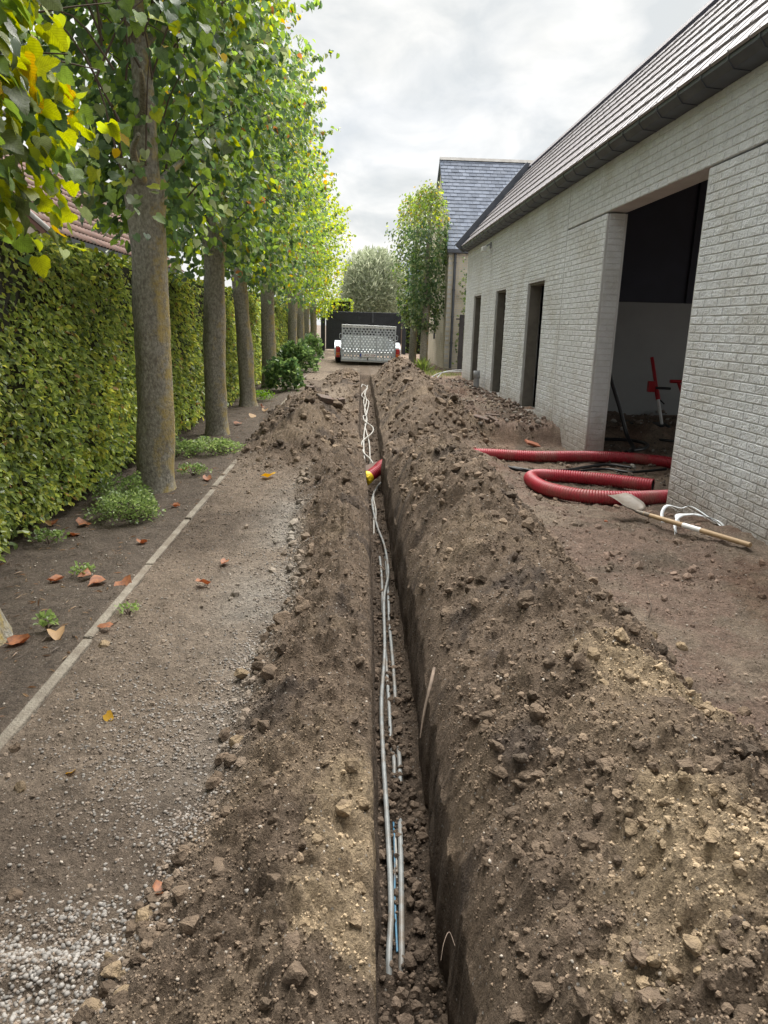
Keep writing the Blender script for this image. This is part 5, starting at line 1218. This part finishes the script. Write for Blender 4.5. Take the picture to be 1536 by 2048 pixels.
def right_tree(x, y, label, cr, zc, n, colw, wob):
    T = tag(empty('pleached_tree', (x, y, 0)), label, 'tree'); zb = .1
    zz = np.linspace(zb, 2.2, 20); path = np.stack([wob * (zz - zb) / 2, 0 * zz, zz], -1)
    v, f = trunk_mesh(path, .125 * (1 + .25 * np.exp(-(zz - zb) * 5)), 16, .06, 9); tr = MB().add(v, f, True).build('trunk', M['bark'], T)
    MB().tube(spline([path[-1], path[-1] + [0, 0, 1.5], path[-1] + [.05, 0, 3.0]], 10), np.linspace(.1, .02, 10), 8).build('leader', M['bark'], tr)
    u = rng.uniform(0, 1, n); z = zc[0] + (zc[1] - zc[0]) * u; a = rng.uniform(-np.pi, np.pi, n); r = rng.uniform(0, 1, n) ** .45
    w = np.interp(u, [0, .15, .45, .62, .8, 1], [.5, .85, .95, 1.25, 1.2, .45]) * cr; w = w * (1 + .45 * fbm(a * 2, z * 1.6, 3, 14 + int(10 * x)))
    P = np.stack([np.cos(a) * r * w + wob, np.sin(a) * r * w * .8, z + rng.normal(0, .1, n)], -1); keep = fbm(P[:, 0] * 2.6, P[:, 2] * 2.4 + P[:, 1] * 2, 3, 15) > -.14; P = P[keep]; n = len(P); r = r[keep]
    Wx = P[:, 0] + x; P[:, 0] = np.where((Wx > 2.82) & (P[:, 2] < 5.2) & (P[:, 1] + y > 22.9), P[:, 0] - (Wx - 2.82), P[:, 0])
    ow = unit(P * [1, .8, 0]); D = unit(ow * .5 + [0, 0, -.7] + rng.normal(0, .5, (n, 3))); N = unit(ow + [0, 0, .8] + rng.normal(0, .5, (n, 3)))
    c = mixcols(n, [GR, DG, DU, YG], colw); hi = P[:, 2] > zc[1] - 1.0; c[hi] = mixcols(int(hi.sum()), [YG, GR, DU, GO], (1.2, 2, 3, .3))
    leaves('foliage', P, D, N, .10 * rng.uniform(.6, 1.15, n), LM_V, LM_F, c, M['leaf'], empty('crown', parent=T))
right_tree(2.12, 25.6, 'leafy tree on the right by the gate, left one of the pair', .82, (1.5, 5.6), 5000, (.8, 4, 4, .4), 0)
right_tree(2.30, 23.4, 'leafy dark green tree beside the cream house, right one of the pair', .68, (1.35, 5.5), 5000, (.2, 6, 3, .05), 0)

# ------------------------------------------------------------------ hedge
def hedge():
    H_ = tag(empty('clipped_hedge', (-2.45, 17, 0)), 'tall clipped leafy hedge along the left side behind the tree row', 'hedge')
    y0, y1 = -1.0, 33.0; o_ = np.array([-2.45, 17, 0])
    hx = lambda y, z: -2.06 - .05 * z + .10 * fbm(y * .9, z * 1.1, 3, 700) + .10 * np.exp(-((y - 3.4) / 1.2) ** 2) * (1.6 - z).clip(0, 1.6)
    top = lambda y: 1.93 + rise(y) * .7 + .03 * noise(y * .8, y * 0, 3)
    mb = MB(); 
    ysn = np.linspace(y0, y1, 60)
    for a, b in zip(ysn[:-1], ysn[1:]): mb.box((-2.85, a, .02), (-2.20, b, float(top(np.array(a))) - .07))
    core = mb.build('twig_core', M['core'], H_); core.data.transform(Matrix.Translation(-Vector(o_)))
    for (a, b, dens, s0) in ((1.6, 5.5, 2300, .046), (5.5, 9, 1700, .05), (9, 16, 800, .066), (16, 33, 380, .09)):
        n = int((b - a) * 2.0 * dens); y = rng.uniform(a, b, n); z = rng.uniform(.03, 1, n); z = .02 + z * (top(y) - .02) + rise(y) * (1 - z) * .5
        d = np.abs(rng.normal(0, .055, n)); x = hx(y, z) - d + .05 * (fbm(y * 4, z * 4, 3, 720))
        # rounded top edge
        e = np.clip((z - top(y) + .15) / .15, 0, 1); x = x - .12 * e * e * rng.uniform(0, 1.5, n)
        P = np.stack([x, y, z + rng.normal(0, .02, n)], -1) - o_
        D = unit(np.array([.5, 0, -.65]) + rng.normal(0, .5, (n, 3))); N = unit(np.array([.62, -.15, .85]) + rng.normal(0, .42, (n, 3)))
        c = mixcols(n, [(.36, .44, .11), (.26, .345, .095), (.13, .19, .06), (.55, .58, .14), (.38, .25, .11)], (4, 4, 3, 1.6 if y.mean() < 9 else 2.5, .25))
        pt = fbm(y * 1.1, z * 1.3, 3, 733)[:, None]; c = c * (1 + .45 * np.clip(pt, -.7, .7)); c[(pt[:, 0] > .3) & (rng.uniform(0, 1, n) < .3)] = (.42, .44, .09)
        shoot = rng.uniform(0, 1, n) < .012; P[shoot, 0] += rng.uniform(.04, .12, shoot.sum())
        leaves('foliage', P, D, N, s0 * rng.uniform(.6, 1.2, n), LH_V, LM_F, c, M['hedgeleaf'], H_)
    n = 9000; y = 1.6 * (33 / 1.6) ** rng.uniform(0, 1, n); x = rng.uniform(-2.9, -2.15, n)
    P = np.stack([x, y, top(y) - .03 + rng.normal(0, .02, n)], -1) - o_
    leaves('top_foliage', P, unit(rng.normal(0, 1, (n, 3)) + [0, 0, .3]), unit(np.array([0, 0, 1.]) + rng.normal(0, .4, (n, 3))), .05 + .002 * y, LH_V, LM_F, mixcols(n, [(.13, .17, .025), (.06, .1, .02), (.2, .22, .03)], (3, 3, 2)), M['hedgeleaf'], H_)
hedge()

# ------------------------------------------------------------------ low plants
def bush(x, y, r, h, n, ls, label, cols, w, stems=8, name='leafy_shrub', cat='shrub', V0=LM_V, up=.5):
    z0 = g0(x, y); T = tag(empty(name, (x, y, z0)), label, cat)
    a = rng.uniform(-np.pi, np.pi, n); el = rng.uniform(0, 1, n) ** .7; rr = rng.uniform(.25, 1, n) ** .5
    lump = 1 + .35 * fbm(a * 1.8, el * 3, 3, int(100 * abs(x + y)))
    P = np.stack([np.cos(a) * r * rr * lump * np.sqrt(np.clip(1 - el ** 2 * .8, .1, 1)), np.sin(a) * r * rr * lump * np.sqrt(np.clip(1 - el ** 2 * .8, .1, 1)), el * h * (.5 + .5 * rr) * lump + .02], -1)
    ow = unit(P + [0, 0, .1]); D = unit(ow + rng.normal(0, .5, (n, 3)) + [0, 0, -.1]); N = unit(np.array([0, 0, 1.]) * up + ow * .5 + rng.normal(0, .4, (n, 3)))
    leaves('foliage', P, D, N, ls * rng.uniform(.5, 1.2, n), V0, LM_F, mixcols(n, cols, w), M['hedgeleaf'], T)
    mb = MB()
    for k in range(stems):
        e_ = P[rng.integers(0, n)] * .9; mb.tube(spline([(0, 0, -.02), e_ * [.4, .4, .6], e_], 6), np.linspace(.006, .002, 6), 5, False)
    mb.build('stems', M['twig'], T)
SG, SD = (.13, .21, .07), (.06, .115, .045)
bush(-1.36, 14.6, .40, .55, 1300, .085, 'round leafy green shrub at the edge of the drive, the nearer one', [SG, SD, (.24, .34, .13)], (3, 3, 1))
bush(-1.50, 19.6, .52, .75, 1500, .1, 'larger leafy green shrub farther along the tree row', [SG, SD, (.26, .36, .16)], (3, 3, 1.5))
bush(-1.38, 25.2, .40, .85, 700, .1, 'pale loose shrub near the gate end of the tree row', [(.12, .2, .06), SD, (.16, .24, .1)], (3, 2, 2))
WE, WD = (.22, .31, .11), (.12, .18, .06)
bush(-1.62, 5.1, .27, .17, 1900, .022, 'feathery light green weed at the foot of the thickest trunk', [WE, WD, (.32, .40, .17)], (3, 2, 1.5), 14, 'weed_clump', 'weed', up=1)
bush(-1.80, 5.55, .24, .2, 900, .024, 'darker weed between the thickest trunk and the hedge', [WD, WE], (3, 1), 10, 'weed_clump', 'weed', up=1)
bush(-1.50, 7.75, .34, .12, 1500, .026, 'spreading pale green weed before the second full trunk', [WE, WD, (.32, .40, .17)], (3, 2, 2), 14, 'weed_clump', 'weed', up=1)
bush(-1.85, 7.5, .25, .16, 800, .026, 'green weed against the hedge foot before the second full trunk', [WE, WD], (2, 2), 10, 'weed_clump', 'weed', up=1)
bush(-1.48, 6.6, .16, .08, 350, .02, 'small weed just right of the thickest trunk', [WE, WD], (2, 2), 6, 'weed_clump', 'weed', up=1)
bush(-1.70, 12.9, .3, .16, 700, .035, 'bright green grassy weed behind the leaning trunk', [(.14, .27, .03), WD], (3, 1), 6, 'weed_clump', 'weed', up=1)
bush(-1.52, 3.9, .07, .05, 90, .02, 'tiny green sprig on the bare soil of the bed', [WE], (1,), 4, 'weed_clump', 'weed', up=1)
bush(-1.95, 4.5, .12, .07, 160, .024, 'little weed near the hedge foot at the left', [WE, WD], (1, 1), 4, 'weed_clump', 'weed', up=1)
bush(-1.40, 3.12, .05, .06, 40, .028, 'seedling with a few leaves beside the nearest trunk', [WE], (1,), 4, 'weed_clump', 'weed', up=1)
bush(-1.08, 3.3, .06, .02, 40, .02, 'flat sprig on the edging stones', [WE], (1,), 4, 'weed_clump', 'weed', up=1)
bush(3.45, 22.3, .30, 2.8, 420, .09, 'climbing shrub against the cream wall above the dark boards', [DG, DU, GR], (2, 2, 1), 8, 'climbing_shrub', 'shrub')
def grass(x, y, rx, ry, n, h, label):
    z0 = g0(x, y); T = empty('grass_tuft', (x, y, z0)); tag(T, label, 'grass')
    P = np.stack([rng.normal(0, rx, n), rng.normal(0, ry, n), np.zeros(n)], -1); D = unit(np.array([0, 0, 1.]) + rng.normal(0, .4, (n, 3))); N = unit(rng.normal(0, 1, (n, 3)))
    leaves('blades', P, D, N, h * rng.uniform(.4, 1.2, n), LW_V * [.6, 1, 1], LM_F, mixcols(n, [(.15, .21, .05), (.12, .16, .05), (.24, .26, .10)], (2, 2, 1)), M['hedgeleaf'], T)
grass(2.1, 20.6, .35, .8, 420, .13, 'patch of green grass in front of the two right-hand trees')
grass(2.75, 20.2, .3, .3, 160, .1, 'small grass patch by the far corner of the outbuilding')
grass(2.05, 21.4, .08, .1, 120, .4, 'tall upright grass clump before the right-hand trees')

# ------------------------------------------------------------------ beyond the gate
def willow():
    T = tag(empty('willow_tree', (1.0, 40, .3)), 'soft grey-green willow rounded behind the gate', 'tree')
    MB().tube(spline([(0, 0, -.2), (.05, 0, 1.2), (0, 0, 2.6)], 10), np.linspace(.22, .08, 10), 10).build('trunk', M['bark'], T)
    n = 15000; d = unit(rng.normal(0, 1, (n, 3))); r = rng.uniform(.15, 1, n) ** .4; lump = 1 + .16 * fbm(d[:, 0] * 3, d[:, 2] * 3 + d[:, 1] * 2, 3, 44)
    P = d * (r * lump)[:, None] * [1.75, 1.5, 2.15] + [0, 0, 2.9]; P = P[P[:, 2] > .6]; n = len(P)
    ow = unit(P - [0, 0, 2.4]); D = unit(ow * .7 + [0, 0, .25] + rng.normal(0, .5, (n, 3))); N = unit(ow + [0, 0, .6] + rng.normal(0, .5, (n, 3)))
    leaves('foliage', P, D, N, rng.uniform(.18, .38, n), LW_V, LM_F, mixcols(n, [(.40, .44, .32), (.26, .30, .2), (.52, .55, .42)], (3, 3, 2)), M['willow'], empty('crown', parent=T))
willow()
def far_block(x0, x1, y0, y1, z1, n, label, cols, w):
    T = tag(empty('far_hedge', ((x0 + x1) / 2, (y0 + y1) / 2, .2)), label, 'hedge'); o_ = np.array([(x0 + x1) / 2, (y0 + y1) / 2, .2])
    c_ = MB().box((x0 + .06, y0 + .06, 0), (x1 - .06, y1 - .06, z1 - .06)).build('twig_core', M['core'], T); c_.data.transform(Matrix.Translation(-Vector(o_)))
    P = np.stack([rng.uniform(x0, x1, n), rng.uniform(y0, y1, n), rng.uniform(.1, z1, n)], -1); sd = rng.integers(0, 4, n)
    P[sd == 0, 1] = y0; P[sd == 1, 2] = z1; P[sd == 2, 0] = x1; P[sd == 3, 0] = x0; P += rng.normal(0, .03, P.shape)
    D = unit(rng.normal(0, 1, (n, 3))); N = unit(rng.normal(0, .6, (n, 3)) + [0, -.6, .6]); leaves('foliage', P - o_, D, N, .1 * rng.uniform(.6, 1.2, n), LM_V, LM_F, mixcols(n, cols, w), M['hedgeleaf'], T)
far_block(-1.2, -.08, 36, 37, 2.55, 1500, 'square-clipped yellow-green hedge block behind the gate', [YG, GR, DG], (3, 2, 1))
far_block(2.45, 3.6, 34.2, 35, 2.2, 1500, 'dark green hedge with yellow leaves right of the gate post', [DG, GR, YG], (4, 2, 1))
def far_house():
    B = tag(empty('far_house', (3.2, 52, .3)), 'dark-roofed house half hidden behind the willow', 'house')
    MB().box((-1.2, 0, -.3), (7, 6, 2.6)).build('wall', M['redbrick'], B)
    roof = MB().prism([(-.2, 2.55), (3, 5.6), (6.2, 2.55)], -1.4, 7.2, 'x').build('roof', M['slatef'], B)
    for k in range(10):
        t_ = (k + .5) / 10; MB().box((-1.42, -.2 + 3.2 * k / 10 - .02, 2.55 + 3.05 * k / 10), (7.2, -.2 + 3.2 * k / 10 + .0, 2.57 + 3.05 * k / 10 + .03)).build('tile_course', M['slatef'], roof)
    for x in (-.4, 1.2): w_ = MB().box((x, -.03, .9), (x + .8, .0, 2.0)).build('window', M['glass'], B)
far_house()

# ------------------------------------------------------------------ fallen leaves
def dead_mesh(seed, m):
    r = np.random.default_rng(seed); v = LN_V.copy(); v[:, 2] = .35 * np.abs(v[:, 0]) * r.uniform(.4, 1.6) + .12 * np.sin(v[:, 1] * 4 + r.uniform(0, 3)) + r.normal(0, .05, len(v)); v[:, :2] += r.normal(0, .03, (len(v), 2)); v[:, 0] *= r.uniform(.65, .95)
    return mesh_np('fallen_leaf', v, LN_F, M[m], True)
FL = [(-1.90, 4.86, .12, 'dead', 'curled rust leaf on the bed below the hedge, second from left'), (-2.10, 4.85, .10, 'dead', 'curled rust leaf on the bed closest to the hedge foot'), (-1.245, 3.72, .13, 'dead', 'big curled brown leaf resting against the edging stones'), (-1.36, 3.76, .13, 'dead', 'curled orange-brown leaf left of the big one at the edging'),
      (-.82, 3.66, .10, 'dead', 'flat orange leaf on the drive beyond the edging'), (-.74, 4.07, .09, 'dead', 'pair-like orange leaf farthest out on the gravel drive'), (-.47, 1.475, .065, 'dead', 'bright orange leaf on the gravel nearest the camera'), (-1.29, 6.29, .13, 'dead', 'rust leaf at the far end of the near edging stones'), (-1.52, 2.98, .12, 'dead', 'dark brown leaf at the foot of the nearest trunk'),
      (-1.40, 2.66, .10, 'deadp', 'pale tan leaf at the left picture edge'), (-1.34, 3.06, .10, 'deadp', 'pale dry leaf on the soil right of the nearest trunk'), (-.87, 2.34, .05, 'deady', 'small yellow leaf on the pebbles, upper one'), (-.86, 2.01, .04, 'deady', 'small yellow leaf on the pebbles, lower one'), (-1.58, 6.88, .14, 'dead', 'rust leaf right behind the thickest trunk'), (-1.35, 4.42, .09, 'dead', 'small orange leaf on the bed near the edging'),
      (-1.62, 3.84, .10, 'dead', 'reddish leaf by the sprig on the bed'), (-1.10, 3.09, .08, 'dead', 'reddish leaf lying just across the edging'), (-1.46, 3.86, .09, 'dead', 'narrow brown leaf between sprig and edging'), (-.80, 6.35, .16, 'deady', 'flattened pale yellow leaf patch on the drive before the left heap'), (-1.84, 4.65, .10, 'dead', 'orange leaf a little below the pair under the hedge'),
      (-1.47, 10.6, .16, 'deadp', 'tan leaf on the bed beyond the second full trunk'), (-1.36, 11.3, .15, 'deadp', 'tan leaf near the leaning trunk'), (-1.5, 11.9, .15, 'dead', 'orange leaf at the root of the leaning trunk'), (-1.38, 5.4, .1, 'dead', 'small rust leaf right of the feathery weed'), (-1.62, 9.9, .14, 'dead', 'rust leaf behind the second full trunk')]
for i, (x, y, s_, m_, lab) in enumerate(FL):
    o = obj('fallen_leaf', dead_mesh(i, m_), None, (x, y, g0(x, y) + .012), (rng.normal(0, .25), rng.normal(0, .25), rng.uniform(0, 6)), [s_ * .8] * 3); tag(o, lab, 'leaf', 'fallen leaves')
# fine litter: twigs and leaf crumbs on the bed
def litter():
    n = 700; x = rng.uniform(-2.1, -1.2, n); y = 2.2 * (13 / 2.2) ** rng.uniform(0, 1, n); P = np.stack([x, y, ground_z(x, y) + .006], -1); D = unit(np.stack([rng.normal(0, 1, n), rng.normal(0, 1, n), rng.normal(0, .12, n)], -1)); N = unit(np.array([0, 0, 1.]) + rng.normal(0, .2, (n, 3)))
    o = leaves('leaf_litter', P, D, N, rng.uniform(.015, .06, n), LW_V, LM_F, mixcols(n, [(.2, .12, .06), (.28, .2, .12), (.10, .07, .045)], (2, 2, 2)), M['hedgeleaf'], None); tag(o, 'fine dry litter strewn over the soil bed under the trees', 'litter', kind='stuff')
litter()
